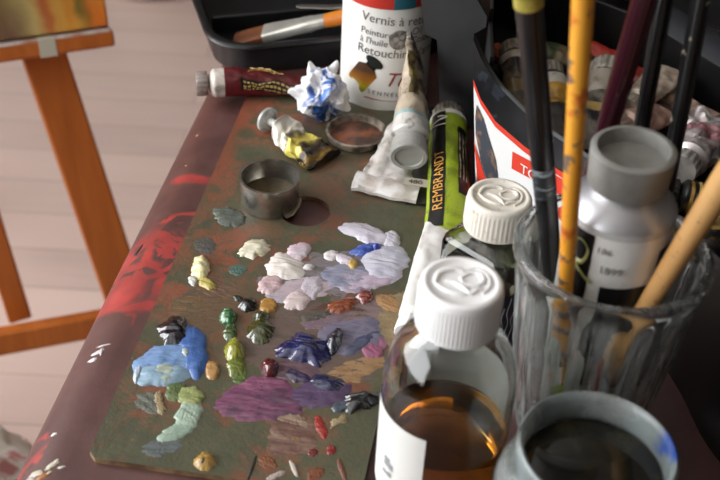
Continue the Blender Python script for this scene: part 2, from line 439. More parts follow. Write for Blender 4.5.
D('green film under the yellow-green blob', 238, 372, 10, 13, 0, [(84, 104, 46), (104, 120, 56)], .5)
D('brown scraped film', 338, 312, 40, 12, -8, [(84, 62, 52), (104, 72, 58)], .4)
D('ochre dab', 268, 306, 9, 7, 0, [(180, 128, 52), (196, 144, 62)], 1.5)
# whites and lavenders
D('cream white blob', 201, 268, 9, 13, 12, [(236, 224, 150), (246, 238, 196)], 4, .3)
D('olive yellow streak', 207, 284, 10, 5, 25, [(150, 132, 40), (200, 180, 90)], 2.2)
D('pale grey streak', 193, 281, 5, 5, 30, [(200, 200, 192)], 2)
D('pale yellow fan shaped blob', 254, 249, 16, 8, -18, [(214, 202, 158), (236, 230, 210), (176, 158, 80)], 2.4, rag=.5)
D('pale lilac dab', 299, 251, 12, 8, -8, [(184, 186, 208), (214, 186, 196), (220, 220, 228)], 1.8)
D('mauve film', 300, 290, 34, 12, -8, [(176, 160, 170), (198, 176, 182), (160, 156, 172)], .8, .35)
D('dusty pink dab', 270, 285, 14, 9, -8, [(206, 172, 176), (220, 190, 192)], 1.8)
D('ivory white blob', 284, 268, 20, 12, 6, [(226, 214, 206), (240, 236, 228)], 3.4)
D('small yellow fleck', 293, 269, 5, 2.5, -10, [(214, 196, 128)], 3.8)
D('white flick', 309, 268, 6, 3, -6, [(222, 216, 214)], 1.8)
D('dusty pink dab', 297, 301, 14, 10, -10, [(206, 184, 184), (218, 200, 198)], 1.8)
D('grey lilac dab', 312, 288, 12, 11, -60, [(186, 174, 188), (202, 194, 202)], 1.6)
D('grey-blue streaky film', 350, 278, 30, 14, 5, [(116, 122, 150), (150, 150, 172), (190, 170, 186)], 1.2)
D('pale lavender film', 385, 263, 22, 20, 10, [(188, 188, 208), (206, 204, 216)], 2.4)
D('pinkish lavender film', 375, 280, 30, 8, -14, [(182, 156, 178), (204, 190, 206)], 1.3)
D('lavender arc of paint', 366, 234, 24, 9, 18, [(196, 188, 206), (212, 208, 220)], 2.6)
D('pale lavender ridge', 391, 240, 9, 9, 30, [(200, 196, 210), (214, 212, 222)], 2.0)
D('white dab', 331, 256, 8, 5, 0, [(222, 214, 214)], 1.6)
D('lilac white dab', 345, 260, 11, 5, 20, [(204, 190, 206), (220, 214, 220)], 1.8)
D('cobalt blue streak', 367, 250, 17, 6, -10, [(34, 60, 160), (60, 92, 186), (150, 160, 200)], 3.2)
D('cobalt blue fleck', 376, 249, 6, 4, 0, [(28, 58, 170)], 3.8)
D('ochre fleck', 353, 265, 5, 6, 10, [(190, 154, 66)], 2.6)
# reds and browns
D('burnt orange row of paint', 342, 307, 17, 7, -12, [(104, 44, 22), (150, 70, 34), (84, 44, 34)], 2.2, .2, rag=.5)
D('brick red dab', 365, 297, 8, 7, 0, [(104, 28, 22), (130, 46, 32)], 3, .22)
D('grey dab', 318, 316, 16, 5, -10, [(78, 72, 66), (96, 88, 80)], 1.2)
D('orange tan dab', 388, 303, 14, 8, 20, [(160, 112, 70), (176, 136, 88)], .8)
# greens
D('black blob', 248, 305, 10, 7, 10, [(14, 15, 13), (28, 30, 25)], 3.6, .16)
D('black-green tail', 238, 299, 6, 3, 20, [(40, 44, 34)], 1.6)
D('olive green tail', 230, 332, 7, 9, 0, [(58, 82, 34), (76, 100, 48)], 1.6, .2)
D('emerald green dollop', 228, 318, 9, 8, 0, [(26, 96, 42), (44, 116, 56)], 5.2, .2, rag=.15, dome=3)
D('dark olive glossy blob', 261, 332, 13, 14, 20, [(30, 36, 8), (62, 68, 18), (22, 27, 9)], 3.6, .14)
D('dark olive dollop', 261, 318, 8, 6, 0, [(44, 50, 12), (62, 68, 20)], 4, .15)
D('yellow-green tail', 236, 366, 9, 11, 0, [(96, 112, 34), (120, 130, 40)], 1.8, .2)
D('yellow-green dollop', 235, 351, 10, 12, 0, [(128, 130, 14), (158, 156, 30)], 5, .18, rag=.2, dome=3)
# purple and dark blue middle
D('purple film', 262, 402, 46, 19, -4, [(92, 58, 80), (136, 76, 108), (98, 62, 88), (84, 66, 72)], 1.0, .3)
D('rose purple film', 262, 385, 28, 9, -4, [(130, 70, 100), (146, 84, 116)], 1.0, .3)
D('dull violet film', 318, 394, 38, 13, -10, [(70, 58, 92), (96, 70, 104), (84, 76, 108)], 1.0, .3)
D('mauve-grey film', 295, 370, 26, 12, 0, [(96, 72, 82), (120, 90, 98)], .9, .3)
D('rose pink rim of paint', 374, 346, 12, 14, 30, [(164, 70, 108), (150, 98, 124)], 1.0, .3)
D('blue-grey swirl', 352, 337, 34, 18, -8, [(92, 94, 118), (124, 116, 136), (72, 80, 112)], 1.4, .28)
D('grey rose film', 325, 322, 26, 8, -14, [(136, 108, 116), (112, 96, 110)], .8, .3)
D('dark slate streak', 362, 343, 20, 7, -30, [(58, 66, 100), (96, 98, 122)], 1.8, .22)
D('deep blue heap', 306, 351, 29, 14, 8, [(8, 12, 58), (18, 28, 100), (5, 6, 26)], 5.5, .16, rag=.45)
D('deep blue peak', 335, 342, 8, 14, 25, [(5, 6, 26), (12, 18, 60)], 6.5, .14)
D('deep blue glossy patch', 326, 384, 19, 9, 10, [(14, 16, 52), (34, 36, 80), (9, 10, 30)], 3.2, .16)
D('dark violet streak', 296, 376, 16, 6, 20, [(52, 40, 78), (70, 54, 88)], 1.6, .22)
D('crimson dollop', 270, 369, 9, 9, 0, [(84, 8, 18), (104, 12, 22)], 5.5, .14, rag=.12, dome=3.2)
D('black blob beside the amber bottle', 362, 402, 20, 10, -12, [(9, 10, 14), (22, 27, 32)], 4.5, .16, rag=.5)
D('grey tail of paint', 342, 407, 10, 5, -10, [(70, 80, 92)], 1.4)
# blues on the near side
D('mid blue sweep of paint', 193, 352, 14, 27, -12, [(52, 92, 168), (78, 120, 190)], 2.6, .3)
D('navy blob', 174, 332, 15, 15, 0, [(6, 6, 22), (12, 14, 40)], 4.2, .18)
D('sky blue film', 168, 360, 32, 15, -14, [(96, 140, 204), (130, 166, 214), (70, 110, 180)], 2.4, .32)
D('pale blue film', 160, 374, 26, 13, -6, [(132, 172, 204), (162, 190, 204)], 2.6, .32)
D('pale green-grey film', 165, 374, 14, 10, -10, [(164, 182, 168), (178, 190, 174)], 3.0, .34)
D('pale green fleck', 186, 355, 7, 6, -10, [(170, 186, 180)], 3.2)
D('white blue fleck', 138, 374, 4, 9, 20, [(186, 202, 220)], 2.4)
D('green film', 176, 392, 11, 10, 0, [(84, 104, 58), (104, 120, 70)], 1.0, .35)
D('sage green dab', 191, 397, 14, 10, 8, [(142, 152, 86), (158, 166, 104), (110, 126, 66)], 1.4, .35)
D('pale mint sweep', 189, 414, 12, 17, 28, [(150, 176, 156), (172, 190, 170)], 1.2, .35)
D('pale mint sweep', 176, 432, 20, 8, -24, [(146, 172, 154), (164, 184, 164)], 1.0, .35)
D('cream scribble', 160, 404, 5, 12, -12, [(170, 150, 110), (130, 108, 78)], .8, .4, rag=.7)
D('orange tan fleck', 212, 370, 7, 9, 0, [(176, 124, 66), (192, 150, 90)], 1.4)
D('ochre swirl', 205, 462, 11, 9, -10, [(160, 120, 46), (190, 150, 74)], 3.2, .25)
D('brown centre of ochre', 203, 464, 5, 3.5, -30, [(96, 66, 30)], 4.0, .25)
# lower middle
D('red brush stroke', 321, 428, 5, 14, -20, [(150, 38, 32), (166, 50, 42)], .5, .3, rag=.15)
D('red fleck', 331, 450, 5, 5, 0, [(140, 40, 36)], .7, .3)
D('dark red fleck', 313, 453, 5, 4, 0, [(108, 28, 28)], .6, .3)
D('cream squiggle', 298, 421, 17, 6, 10, [(120, 94, 78), (160, 134, 112)], .5, .35, rag=.8)
D('cream squiggle', 340, 421, 11, 5, -24, [(170, 152, 112), (120, 98, 72)], .6, .35, rag=.8)
D('orange brown dab', 268, 463, 11, 6, 20, [(140, 82, 50), (116, 74, 50)], .4, .35)
D('ochre dab', 296, 439, 9, 5, -20, [(140, 102, 52)], .4, .35)
D('white streak', 294, 469, 2.5, 9, -25, [(184, 172, 160)], .9, .35)
D('pale streak', 276, 476, 10, 3, -20, [(176, 160, 150)], .9, .35)
D('rust dab', 316, 474, 10, 6, -20, [(126, 70, 46)], .6, .35)
D('dark streak', 252, 468, 2, 14, 20, [(50, 48, 40)], .5, .35)
D('long red-brown streak', 342, 470, 3, 14, -18, [(116, 70, 52)], .5, .35)
# ================================================================== paint tubes
def tubemat(stops, rough=.4, metal=0, dirt=None, damt=.5, dscale=60, seed=0):
    """colour bands along the tube (x in metres) and smudges over them"""
    n = N('tube_print'); L = stops[-1][0]
    sp = n.n('ShaderNodeSeparateXYZ'); n.link(n.obj, sp.inputs[0])
    f = n.math('DIVIDE', sp.outputs[0], L)
    c = n.ramp(f, [(min(.999, p/L), rgb(*k)) for p, k in stops[:-1]], 'CONSTANT') if len(stops) > 2 else rgb(*stops[0][1])
    if dirt:
        g = n.fac(n.noise(dscale, 6, .65, dist=.6), .5, .62)
        c = n.mix(n.math('MULTIPLY', g, damt), c, rgb(*dirt))
    n.set(col=c, rough=rough, metal=metal); n.bump(n.noise(220, 4), .2, .0006)
    return n.m
ALU = M('bare_aluminium', (190, 188, 184), .32, .85, c2=(150, 146, 140), scale=60, bump=.2)
DULL = M('dull_smeared_cap', (150, 148, 142), .45, .2, c2=(110, 104, 96), scale=90)
class Tube:
    """surface of a paint tube along +x from the shoulder (0) to the crimp (L)"""
    def __init__(s, L, r, flat=1.6, crumple=0, seed=0, lie=True, squeeze=None, wide=1.42, thin=.0012, bend=None):
        s.__dict__.update(L=L, r=r, flat=flat, cr=crumple, seed=seed, lie=lie, sq=squeeze, wide=wide, thin=thin, bend=bend)
    def P(s, x, a, off=0):
        t = max(0, min(1, x/s.L)); k = t**s.flat
        w = s.r*(1+(s.wide-1)*k); h = s.r*(1-k)+s.thin*k
        if s.sq: h *= s.sq(t); h = max(h, s.thin)
        e = (1-k)
        ca, sa = math.cos(a), math.sin(a)
        y = (w+off)*ca; z = (h+off)*sa
        if s.cr:
            q = s.cr*min(1, t*5)
            y += q*.6*noise.noise(V(x*90, ca*1.3, sa*1.3+s.seed*7))
            m = noise.noise(V(x*75+s.seed, ca*1.6, sa*1.6))+.6*noise.noise(V(x*190+s.seed, ca*3, sa*3))
            z += q*m*(1 if sa > -.2 else .15)
            y += q*.3*noise.noise(V(x*200, s.seed, ca*3))
        z += (h-s.r) if s.lie else 0
        if s.bend: z += s.bend(t)[1]; y += s.bend(t)[0]
        return V(x, y, z)
    def body(s, name, mat, par, seg=40, n=46):
        nr = s.r*.42
        ls = [[V(-.006, nr*math.cos(2*pi*j/seg), nr*math.sin(2*pi*j/seg)) for j in range(seg)],
              [V(-.0042, nr*math.cos(2*pi*j/seg), nr*math.sin(2*pi*j/seg)) for j in range(seg)],
              [V(-.004, s.r*.6*math.cos(2*pi*j/seg), s.r*.6*math.sin(2*pi*j/seg)) for j in range(seg)],
              [V(-.0009, s.r*.93*math.cos(2*pi*j/seg), s.r*.93*math.sin(2*pi*j/seg)) for j in range(seg)]]
        for i in range(n+1): ls.append([s.P(s.L*i/n, 2*pi*j/seg) for j in range(seg)])
        return MB().loops(ls, cap0=True, cap1=True).build(name, mat, par, smooth=50)
    def patch(s, name, x0, x1, a0, a1, mat, par, off=.00025, nx=24, na=14):
        ls = [[s.P(x0+(x1-x0)*i/nx, a0+(a1-a0)*j/na, off) for j in range(na+1)] for i in range(nx+1)]
        return MB().loops(ls, ring=False).build(name, mat, par, smooth=50)
    def crimp(s, name, mat, par, d=.006, folds=2):
        c = [s.P(s.L, 0), s.P(s.L, pi)]; z = (s.P(s.L, pi/2).z+s.P(s.L, -pi/2).z)/2
        w = abs(c[0].y-c[1].y)/2; cy = (c[0].y+c[1].y)/2
        return MB().box((s.L-d, cy-w*1.02, z-.0014), (s.L+.0006, cy+w*1.02, z+.0016)).build(name, mat, par, bevel=.0005)
def capmesh(r, h, ribs=0, r2=None, recess=0, depth=.0):
    """screw cap along -x from x=-.0045"""
    r2 = r2 or r; b = MB(); x0 = -.0048; seg = 48 if not ribs else ribs*4
    mod = lambda a: 1+(.03*(1 if math.sin(a*ribs) > 0 else -1) if ribs else 0)
    prof = [(r*.5, x0), (r*.97, x0), (r, x0-.0006), (r2, x0-h+.001), (r2*.94, x0-h)]
    if recess: prof += [(r2*recess, x0-h), (r2*recess*.96, x0-h+depth), (r2*.02, x0-h+depth)]
    else: prof += [(r2*.5, x0-h), (r2*.02, x0-h)]
    ls = []
    for k, (q, x) in enumerate(prof): ls.append([V(x, q*(mod(2*pi*j/seg) if k in (1, 2, 3) else 1)*math.cos(2*pi*j/seg), q*(mod(2*pi*j/seg) if k in (1, 2, 3) else 1)*math.sin(2*pi*j/seg)) for j in range(seg)])
    return b.loops(ls, cap0=True, cap1=True)
def frame(A, B, roll=0, up=V(0, 0, 1)):
    return axes(A, B, up) @ Matrix.Rotation(roll, 3, 'X')
GOLD = M('gold_print', (190, 160, 96), .4, .3); BLACKP = M('black_print', (13, 13, 14), .32); WHITEP = M('white_print', (226, 222, 214), .45)

# dark red tube lying in front of the black tray -----------------------------
A, B = at(214, 83, .0155), at(322, 78, .0155)
t = thing('paint_tube', 'dark red paint tube with gold print lying in front of the black tray', 'paint tube', A, frame(A, B), 'tubes of oil paint on the table')
tb = Tube((B-A).length, .011, 2.2, .0022, 3, wide=1.3)
tb.body('tube_body', tubemat([(0, (214, 206, 196)), (.0075, (98, 22, 28)), (tb.L*.45, (98, 40, 40)), (.2, (0, 0, 0))], .35, .1, (60, 30, 28), .6, 70), t)
capmesh(.0092, .009, 14).build('cap', M('maroon_grey_cap', (150, 140, 134), .4, .2, c2=(110, 50, 46), scale=70, lo=.5, hi=.6), t); 
st = tb.patch('label_strip', .020, tb.L*.96, pi*.75, pi*1.02, BLACKP, t)
rr = random.Random(3); pr = MB()
for k in range(3):                      # rows of tiny worn gold print
    x = .022
    while x < tb.L*.9:
        w_ = rr.uniform(.0012, .0032); a0 = pi*(.80+.075*k)
        pr.loops([[tb.P(x+w_*i/2, a0+.12*j, .0006) for j in (0, 1)] for i in range(3)], ring=False); x += w_+rr.uniform(.0006, .0014)
pr.build('gold_print', GOLD, t)
for k, xx in enumerate((.028, .04, .052)):
    pts = [tb.P(.012+xx*.5+.004*math.sin(q*2.1)+q*.003, pi*.42+.22*math.cos(q*1.7), .0006) for q in [i*.4 for i in range(12)]]
    MB().tube(pts, .00035, 6).build('gold_scroll', GOLD, t)

# grey capped, paint-smeared tube propped on the crumpled one ------------------
A, B = at(410, 138, .034), at(415, 50, .056)
t = thing('paint_tube', 'paint-smeared white tube with grey cap pointing at us, beside the green tube', 'paint tube', A, frame(A, B, 1.25), 'tubes of oil paint on the table')
tb = Tube((B-A).length, .0138, 1.2, .0030, 5, wide=1.25, lie=False)
tb.body('tube_body', tubemat([(0, (200, 198, 192)), (.011, (150, 178, 178)), (.0145, (184, 170, 150)), (.2, (0, 0, 0))], .4, .15, (74, 58, 46), .95, 40), t)
capmesh(.0126, .0135, 0, .0132, .74, .0012).build('cap', M('pale_grey_plastic', (168, 168, 164), .45, c2=(146, 146, 140), scale=40), t)
tb.patch('paint_smudge', .03, tb.L*.8, pi*.05, pi*.3, M('umber_smudge', (70, 56, 40), .35, c2=(130, 116, 66), scale=60), t)
tb.patch('paint_smudge', .028, tb.L*.6, pi*.62, pi*.8, M('dark_smudge', (44, 40, 40), .35, c2=(150, 130, 110), scale=80), t)
tb.crimp('crimp', ALU, t)

# white crumpled tube under it, tail towards us -----------------------------------
A, B = at(412, 112, .0135), at(386, 182, .0135)
t = thing('paint_tube', 'crumpled white tube with its folded end towards us, under the grey capped tube', 'paint tube', A, frame(A, B), 'tubes of oil paint on the table')
tb = Tube((B-A).length, .0095, 1.0, .003, 9, wide=2.2, thin=.0022)
tb.body('tube_body', M('white_crushed_tube', (206, 202, 198), .42, .25, c2=(150, 140, 130), scale=60, lo=.5, hi=.72, bump=.4), t)
capmesh(.008, .008, 12).build('cap', DULL, t)
fl = MB(); w_ = .0232; zt = tb.P(tb.L, pi/2).z
g = [[V(tb.L-.016+.022*i/6+.004*j/10, -w_+2*w_*j/10, zt+.0006+.0048*math.sin(pi*i/6)*.7+.0024*noise.noise(V(i*.7, j*.5, 2))) for j in range(11)] for i in range(7)]
g2 = [[p-V(0, 0, .0022) for p in l] for l in g]
b = MB(); b.loops(g, ring=False); b.loops(g2, ring=False); b.loops([[*g[0], *[l[-1] for l in g[1:]], *g[-1][::-1][1:], *[l[0] for l in g[::-1][1:-1]]], [*g2[0], *[l[-1] for l in g2[1:]], *g2[-1][::-1][1:], *[l[0] for l in g2[::-1][1:-1]]]])
b.build('folded_end', M('white_fold', (226, 224, 222), .38, .15, c2=(196, 186, 178), scale=90, bump=.3), t, smooth=30)

# small yellow-silver crushed tube by the palette's top ------------------------------
A, B = at(282, 128, .0105+PT), at(325, 152, .0105+PT)
t = thing('paint_tube', 'small crushed tube, silver yellow and black, with a white ringed cap, behind the metal cup', 'paint tube', A, frame(A, B), 'tubes of oil paint on the table')
tb = Tube((B-A).length, .0105, .55, .0045, 12, wide=1.6, thin=.003)
n = N('crushed_tube_print')
sp = n.n('ShaderNodeSeparateXYZ'); n.link(n.obj, sp.inputs[0])
c = n.ramp(n.math('ADD', n.math('DIVIDE', sp.outputs[0], tb.L), n.math('MULTIPLY', n.math('SUBTRACT', n.noise(60, 4), .5), .5)), [(0, rgb(200, 196, 186)), (.28, rgb(214, 208, 190)), (.36, rgb(120, 110, 90)), (.44, rgb(196, 178, 70)), (.58, rgb(206, 190, 90)), (.66, rgb(70, 54, 34)), (.74, rgb(24, 20, 18)), (.9, rgb(120, 92, 30)), (1, rgb(30, 26, 24))])
n.set(col=c, rough=.3, metal=.25); n.bump(n.noise(160, 5), .4); tb.body('tube_body', n.m, t)
cp = MB().lathe([(.0028, -.0045), (.0030, -.013), (.0082, -.0135), (.0094, -.0145), (.0094, -.0165), (.0080, -.0170), (.0070, -.0160), (.0001, -.0158)], 36, cap0=True, cap1=True)
for v in cp.v: v.x, v.y, v.z = v.z, v.x, v.y
cp.build('cap', M('white_ring_cap', (206, 208, 204), .35, c2=(150, 152, 148), scale=120), t)

# green tube ----------------------------------------------------------------------------
A, B = at(448, 124, .0175), at(449, 232, .0165)
t = thing('paint_tube', 'lime green paint tube with black band and silver cap lying beside the black box', 'paint tube', A, frame(A, B), 'tubes of oil paint on the table')
tb = Tube((B-A).length, .0138, 3.0, .0008, 2, wide=1.2, thin=.004)
tb.body('tube_body', tubemat([(0, (200, 200, 190)), (.006, (152, 172, 40)), (.2, (0, 0, 0))], .32, .05, (100, 112, 30), .7, 40), t)
capmesh(.0115, .010, 20).build('cap', M('smeared_silver_cap', (168, 160, 150), .38, .6, c2=(120, 112, 100), scale=120), t)
# local +y points to the picture's right when +x points towards us: a=0 is +y
SGN = frame(A, B) @ V(0, 1, 0)
sx = 1 if SGN.x > 0 else -1
ang = lambda f: (pi/2 - sx*f)            # f>0 : towards the picture's right
def strip(name, x0, x1, f0, f1, mat, off=.0003): return tb.patch(name, x0, x1, ang(f0), ang(f1), mat, t, off)
strip('black_band', .004, tb.L*.93, -1.02, -.22, BLACKP)
strip('white_band', .0015, .0062, -.2, 1.1, WHITEP, .0004)
strip('black_label', .022, tb.L*.72, .42, 1.05, BLACKP)
for k in range(3): strip('pale_bar', .030, tb.L*.62, .47+.2*k, .55+.2*k, M('worn_pale_print', (190, 176, 150), .4, c2=(90, 70, 50), scale=200), .0006)
strip('red_edge', .03, tb.L*.7, 1.12, 1.3, M('red_print', (160, 40, 30), .4))
lettering('REMBRANDT', .0116, lambda x, y: tb.P(tb.L*.84-x*.82, ang(-.32-y/.0138*.82), .0007), 'lettering', M('orange_gold_print', (206, 150, 66), .4), t)
pts = [tb.P(.010+.012*q, ang(-.62+.5*math.sin(q*7.2)), .0008) for q in [i/22 for i in range(23)]]
MB().tube(pts, [.0011-.0006*abs(math.sin(i*.4)) for i in range(23)], 6, .4).build('script_sign', WHITEP, t)

# black tube with the 480 tag ------------------------------------------------------------
A, B = at(426, 122, .0125), at(420, 196, .0125)
t = thing('paint_tube', 'flat black paint tube with a small number tag, beside the green tube', 'paint tube', A, frame(A, B), 'tubes of oil paint on the table')
tb = Tube((B-A).length, .0085, 1.0, .001, 21, wide=1.15)
tb.body('tube_body', M('black_tube_print', (30, 30, 30), .4, c2=(52, 48, 46), scale=60), t)
capmesh(.0075, .008, 14).build('cap', M('black_cap', (26, 26, 27), .4), t)
tag_c = at(417, 182, .0165); ex = (at(428, 184, .0165)-at(406, 181, .0165)).normalized(); ey = V(0, 0, 1).cross(ex)
bpy.context.view_layer.update(); inv = t.matrix_world.inverted()
lab = MB().box((-.0085, -.0042, -.0006), (.0085, .0042, 0), Matrix.Translation(tag_c) @ Matrix((ex, ey, V(0, 0, 1))).transposed().to_4x4())
lab.v = [inv @ p for p in lab.v]
lab.build('number_tag', M('tag_paper', (176, 168, 152), .6), t)
lettering('480', .0066, lambda x, y: inv @ (tag_c+ex*(x-.006)+ey*(y-.0024)+V(0, 0, .0003)), 'lettering', BLACKP, t)

# white flattened tube standing out from behind the amber bottle -----------------------------
A, B = at(414, 318, .014), at(454, 209, .018)
t = thing('paint_tube', 'white flattened tube with tiny print, between the amber bottle and the green tube', 'paint tube', A, frame(A, B, 0, V(.05, -.1, 1)), 'tubes of oil paint on the table')
tb = Tube((B-A).length, .0095, .9, .0014, 31, wide=1.75, thin=.002)
tb.body('tube_body', M('white_tube_print', (222, 220, 216), .38, .05, c2=(196, 176, 158), scale=50, lo=.58, hi=.75), t)
capmesh(.0085, .010, 16).build('cap', M('white_plastic', (232, 231, 228), .38), t)
sx = 1 if (frame(A, B) @ V(0, 1, 0)).x > 0 else -1
lettering('GA 294', .0032, lambda x, y: tb.P(tb.L-.0055+y, pi/2-sx*(x-.006)/.014, .0006), 'lettering', M('grey_print', (70, 66, 64), .5), t)
tb.crimp('crimp', M('white_fold', (226, 224, 222), .38), t)

# ================================================================== crumpled tissue
c = at(322, 96, .020)
n = N('tissue_paper')
st = n.fac(n.noise(60, 4, .6, dist=1), .44, .52); wp2 = n.warp(.012, 60)
e = n.math('MAXIMUM', n.ellipse(wp2, -.002, -.008, .012, .013, .3, .3), n.ellipse(wp2, .004, -.002, .011, .011, .3, .3))
col = n.mix(n.math('MULTIPLY', e, st), rgb(232, 232, 234), n.mix(n.fac(n.noise(80, 4), .4, .6), rgb(36, 84, 156), rgb(96, 136, 214)))
n.set(col=col, rough=.75, sss=0); n.bump(n.noise(140, 6, .7), .5, .0015)
bm = bmesh.new(); bmesh.ops.create_icosphere(bm, subdivisions=6, radius=1)
for v in bm.verts:
    d = v.co.normalized()
    f = 0
    for k, (s_, a) in enumerate(((1.15, .42), (2.1, .26), (4.2, .07))):
        q = d*s_+V(k*5.1, 2.2, 7.7); f += a*(1-2.2*abs(noise.noise(q)))
    r = .0158*(.86+f*.8)
    for (dx, dy, dz, amp, w_) in ((-.35, .45, .82, .75, .38), (.38, .5, .78, .6, .22), (-.9, -.1, .1, .35, .3), (.85, -.3, -.3, .25, .5)):
        g = V(dx, dy, dz).normalized(); r += .0158*amp*max(0, 1-(d-g).length/w_)**1.2
    v.co = d*r; v.co.z *= .98
zmin = min(v.co.z for v in bm.verts)
for v in bm.verts:
    if v.co.z < -.0165: v.co.z = -.0165
me = bpy.data.meshes.new('crumpled_tissue'); bm.to_mesh(me); bm.free(); me.materials.append(n.m)
me.polygons.foreach_set('use_smooth', [True]*len(me.polygons)); me.set_sharp_from_angle(angle=math.radians(50))
o = bpy.data.objects.new('crumpled_tissue', me); COL.objects.link(o); cc = at(321, 96, .0205); o.location = (cc.x, cc.y, T+PT+.0168)
tag(o, 'crumpled white tissue stained with blue paint in front of the tall white bottle', 'tissue')

# ================================================================== metal cup and dish
STEEL = M('tarnished_steel', (196, 192, 184), .27, .9, c2=(146, 142, 134), scale=70, bump=.1)
p = at(270, 203, PT)
t = thing('palette_cup', 'round metal oil cup with murky medium clipped beside the thumb hole', 'palette cup', p)
rc, hcup = .0198, .0225
MB().lathe([(.001, 0), (rc*.93, 0), (rc*.97, .001), (rc*.97, .008), (rc, .0095), (rc, hcup-.0012), (rc*1.035, hcup-.0008), (rc*1.035, hcup), (rc*.95, hcup), (rc*.94, .003), (rc*.9, .002), (.001, .002)], 64, cap0=True, cap1=True).build('cup', STEEL, t, smooth=40)
MB().lathe([(.0005, .0085), (rc*.938, .0085), (rc*.938, .0079), (.0005, .0075)], 48, cap0=True, cap1=True).build('medium', M('murky_oil', (92, 78, 52), .08, c2=(70, 62, 48), scale=80), t)['label'] = 'murky brown painting medium'
cl = MB(); q = tl(at(300, 212, PT))-tl(p)
a_ = RZ.transposed() @ q
cl.tube([V(.012, -.0165, .0014), V(a_.x*.72, -.0135, .0016), V(a_.x*.9, -.004, .002), V(a_.x*.98, .002, .004)], [.0018, .0022, .0018, .0010], 10, .5)
cl.build('clip', M('worn_clip_metal', (150, 140, 126), .3, .8), t)
p = at(356, 138, PT)
t = thing('shallow_dish', 'shallow dark round dish with dried red-brown paint between the tissue and the white bottle', 'dish', p)
MB().lathe([(.001, 0), (.0195, 0), (.0208, .001), (.0218, .0055), (.0226, .006), (.0226, .007), (.0208, .007), (.0198, .0025), (.001, .002)], 56, cap0=True, cap1=True).build('dish', M('stained_dish', (158, 146, 132), .35, .2, c2=(84, 74, 64), scale=80), t)
MB().lathe([(.0005, .0030), (.010, .0028), (.019, .0027), (.0192, .0019), (.0005, .0018)], 40, cap0=True, cap1=True).build('dried_paint', M('red_brown_paint', (128, 72, 46), .4, c2=(60, 44, 36), scale=70, bump=.3), t)

# ================================================================== tall white varnish bottle
p = at(383, 92, 0)
VR, VH = .0342, .13
t = thing('varnish_bottle', 'tall white labelled bottle of retouching varnish standing behind the tissue', 'bottle', p)
MB().lathe([(.001, 0), (VR*.94, 0), (VR, .003), (VR, VH), (VR*.9, VH+.008), (.014, VH+.018), (.014, VH+.022), (.001, VH+.022)], 64, cap0=True, cap1=True).build('bottle_body', M('dark_glass_bottle', (40, 34, 28), .15), t)
MB().lathe([(.0165, VH+.020), (.017, VH+.021), (.017, VH+.040), (.016, VH+.042), (.001, VH+.042)], 64, cap0=True, cap1=True, mod=lambda a, k: 1+.012*math.sin(a*40)).build('cap', M('black_cap', (26, 26, 27), .4), t)
LZ0, LZ1 = .003, .101
lb = MB().lathe([(VR+.0003, LZ0), (VR+.0004, LZ1)], 96).build('label', M('white_paper_label', (240, 239, 235), .42, c2=(230, 228, 222), scale=25), t)
FD = math.atan2(-p.y, -p.x) + math.radians(0)   # direction of the photographer
vr = VR+.0007
def wrap(x, y, tilt=math.radians(-4.5)):
    X = x*math.cos(tilt)-y*math.sin(tilt); Y = x*math.sin(tilt)+y*math.cos(tilt)
    a = FD + X/vr; return V(vr*math.cos(a), vr*math.sin(a), .0465+Y)
DK = M('grey_ink', (96, 92, 92), .5); RD = M('red_ink', (150, 40, 44), .5)
def vpatch(name, pts, mat, par, off=0):
    b = MB(); c = sum((V(*q) for q in pts), V(0, 0))/len(pts); ls = []
    for s_ in (1, .66, .33, .02): ls.append([(lambda w: w+V(w.x, w.y, 0).normalized()*off)(wrap(c.x+(q[0]-c.x)*s_, c.y+(q[1]-c.y)*s_)) for q in pts])
    return b.loops(ls, cap1=True).build(name, mat, par, smooth=60)
# coloured band at the label's top
for a0, a1, cname, cc_ in ((-1.25, .12, 'red_band', (196, 52, 40)), (.12, .62, 'blue_band', (42, 104, 120)), (.62, 1.4, 'red_band', (196, 52, 40))):
    ls = [[V((vr+.0002)*math.cos(FD+a0+(a1-a0)*i/20), (vr+.0002)*math.sin(FD+a0+(a1-a0)*i/20), z) for i in range(21)] for z in (LZ1-.012, LZ1)]
    MB().loops(ls, ring=False).build(cname, M(cname, cc_, .4), lb)
def vtext(s, size, x, y, mat=DK, **k): lettering(s, size, lambda a, b: wrap(x+a, y+b), 'lettering', mat, lb, **k)
vtext('Vernis à retoucher', .0100, -.0225, .0300)
vtext('Peinture', .0074, -.0220, .0195); vtext("à l'huile", .0074, -.0220, .0122)
vtext('Oil', .0082, .0178, .0220); vtext('Colour', .0082, .0178, .0150)
vtext('Retouching Varnish', .0098, -.0232, .0035)
vtext('Tur', .0165, .0010, -.0205, RD, shear=.35)
vtext('SENNELIER', .0050, -.0100, -.0295, spacing=1.55)
vpatch('red_rule', [(-.012, -.0342), (.03, -.0342), (.03, -.0333), (-.012, -.0333)], RD, lb)
circ = lambda cx, cy, r, n=28, k=1: [(cx+r*math.cos(2*pi*i/n), cy+k*r*math.sin(2*pi*i/n)) for i in range(n)]
vpatch('medal', circ(.0085, .0185, .0080), M('medal_grey', (92, 88, 86), .5, c2=(150, 146, 142), scale=300), lb)
for cx, cy, r in ((.006, .019, .002), (.0105, .0208, .0018), (.0095, .016, .0018)): vpatch('medal_relief', circ(cx, cy, r), M('medal_light', (168, 164, 160), .5), lb, .0001)
def rot(pts, a, cx, cy): pts = [(x*1.2, y*1.2) for x, y in pts]; return [(cx+x*math.cos(a)-y*math.sin(a), cy+x*math.sin(a)+y*math.cos(a)) for x, y in pts]
bx, by, ba = -.0160, -.0165, math.radians(-30)
n = N('printed_bottle'); nz = n.noise(90, 2)
sp = n.n('ShaderNodeSeparateXYZ'); n.link(n.obj, sp.inputs[0])
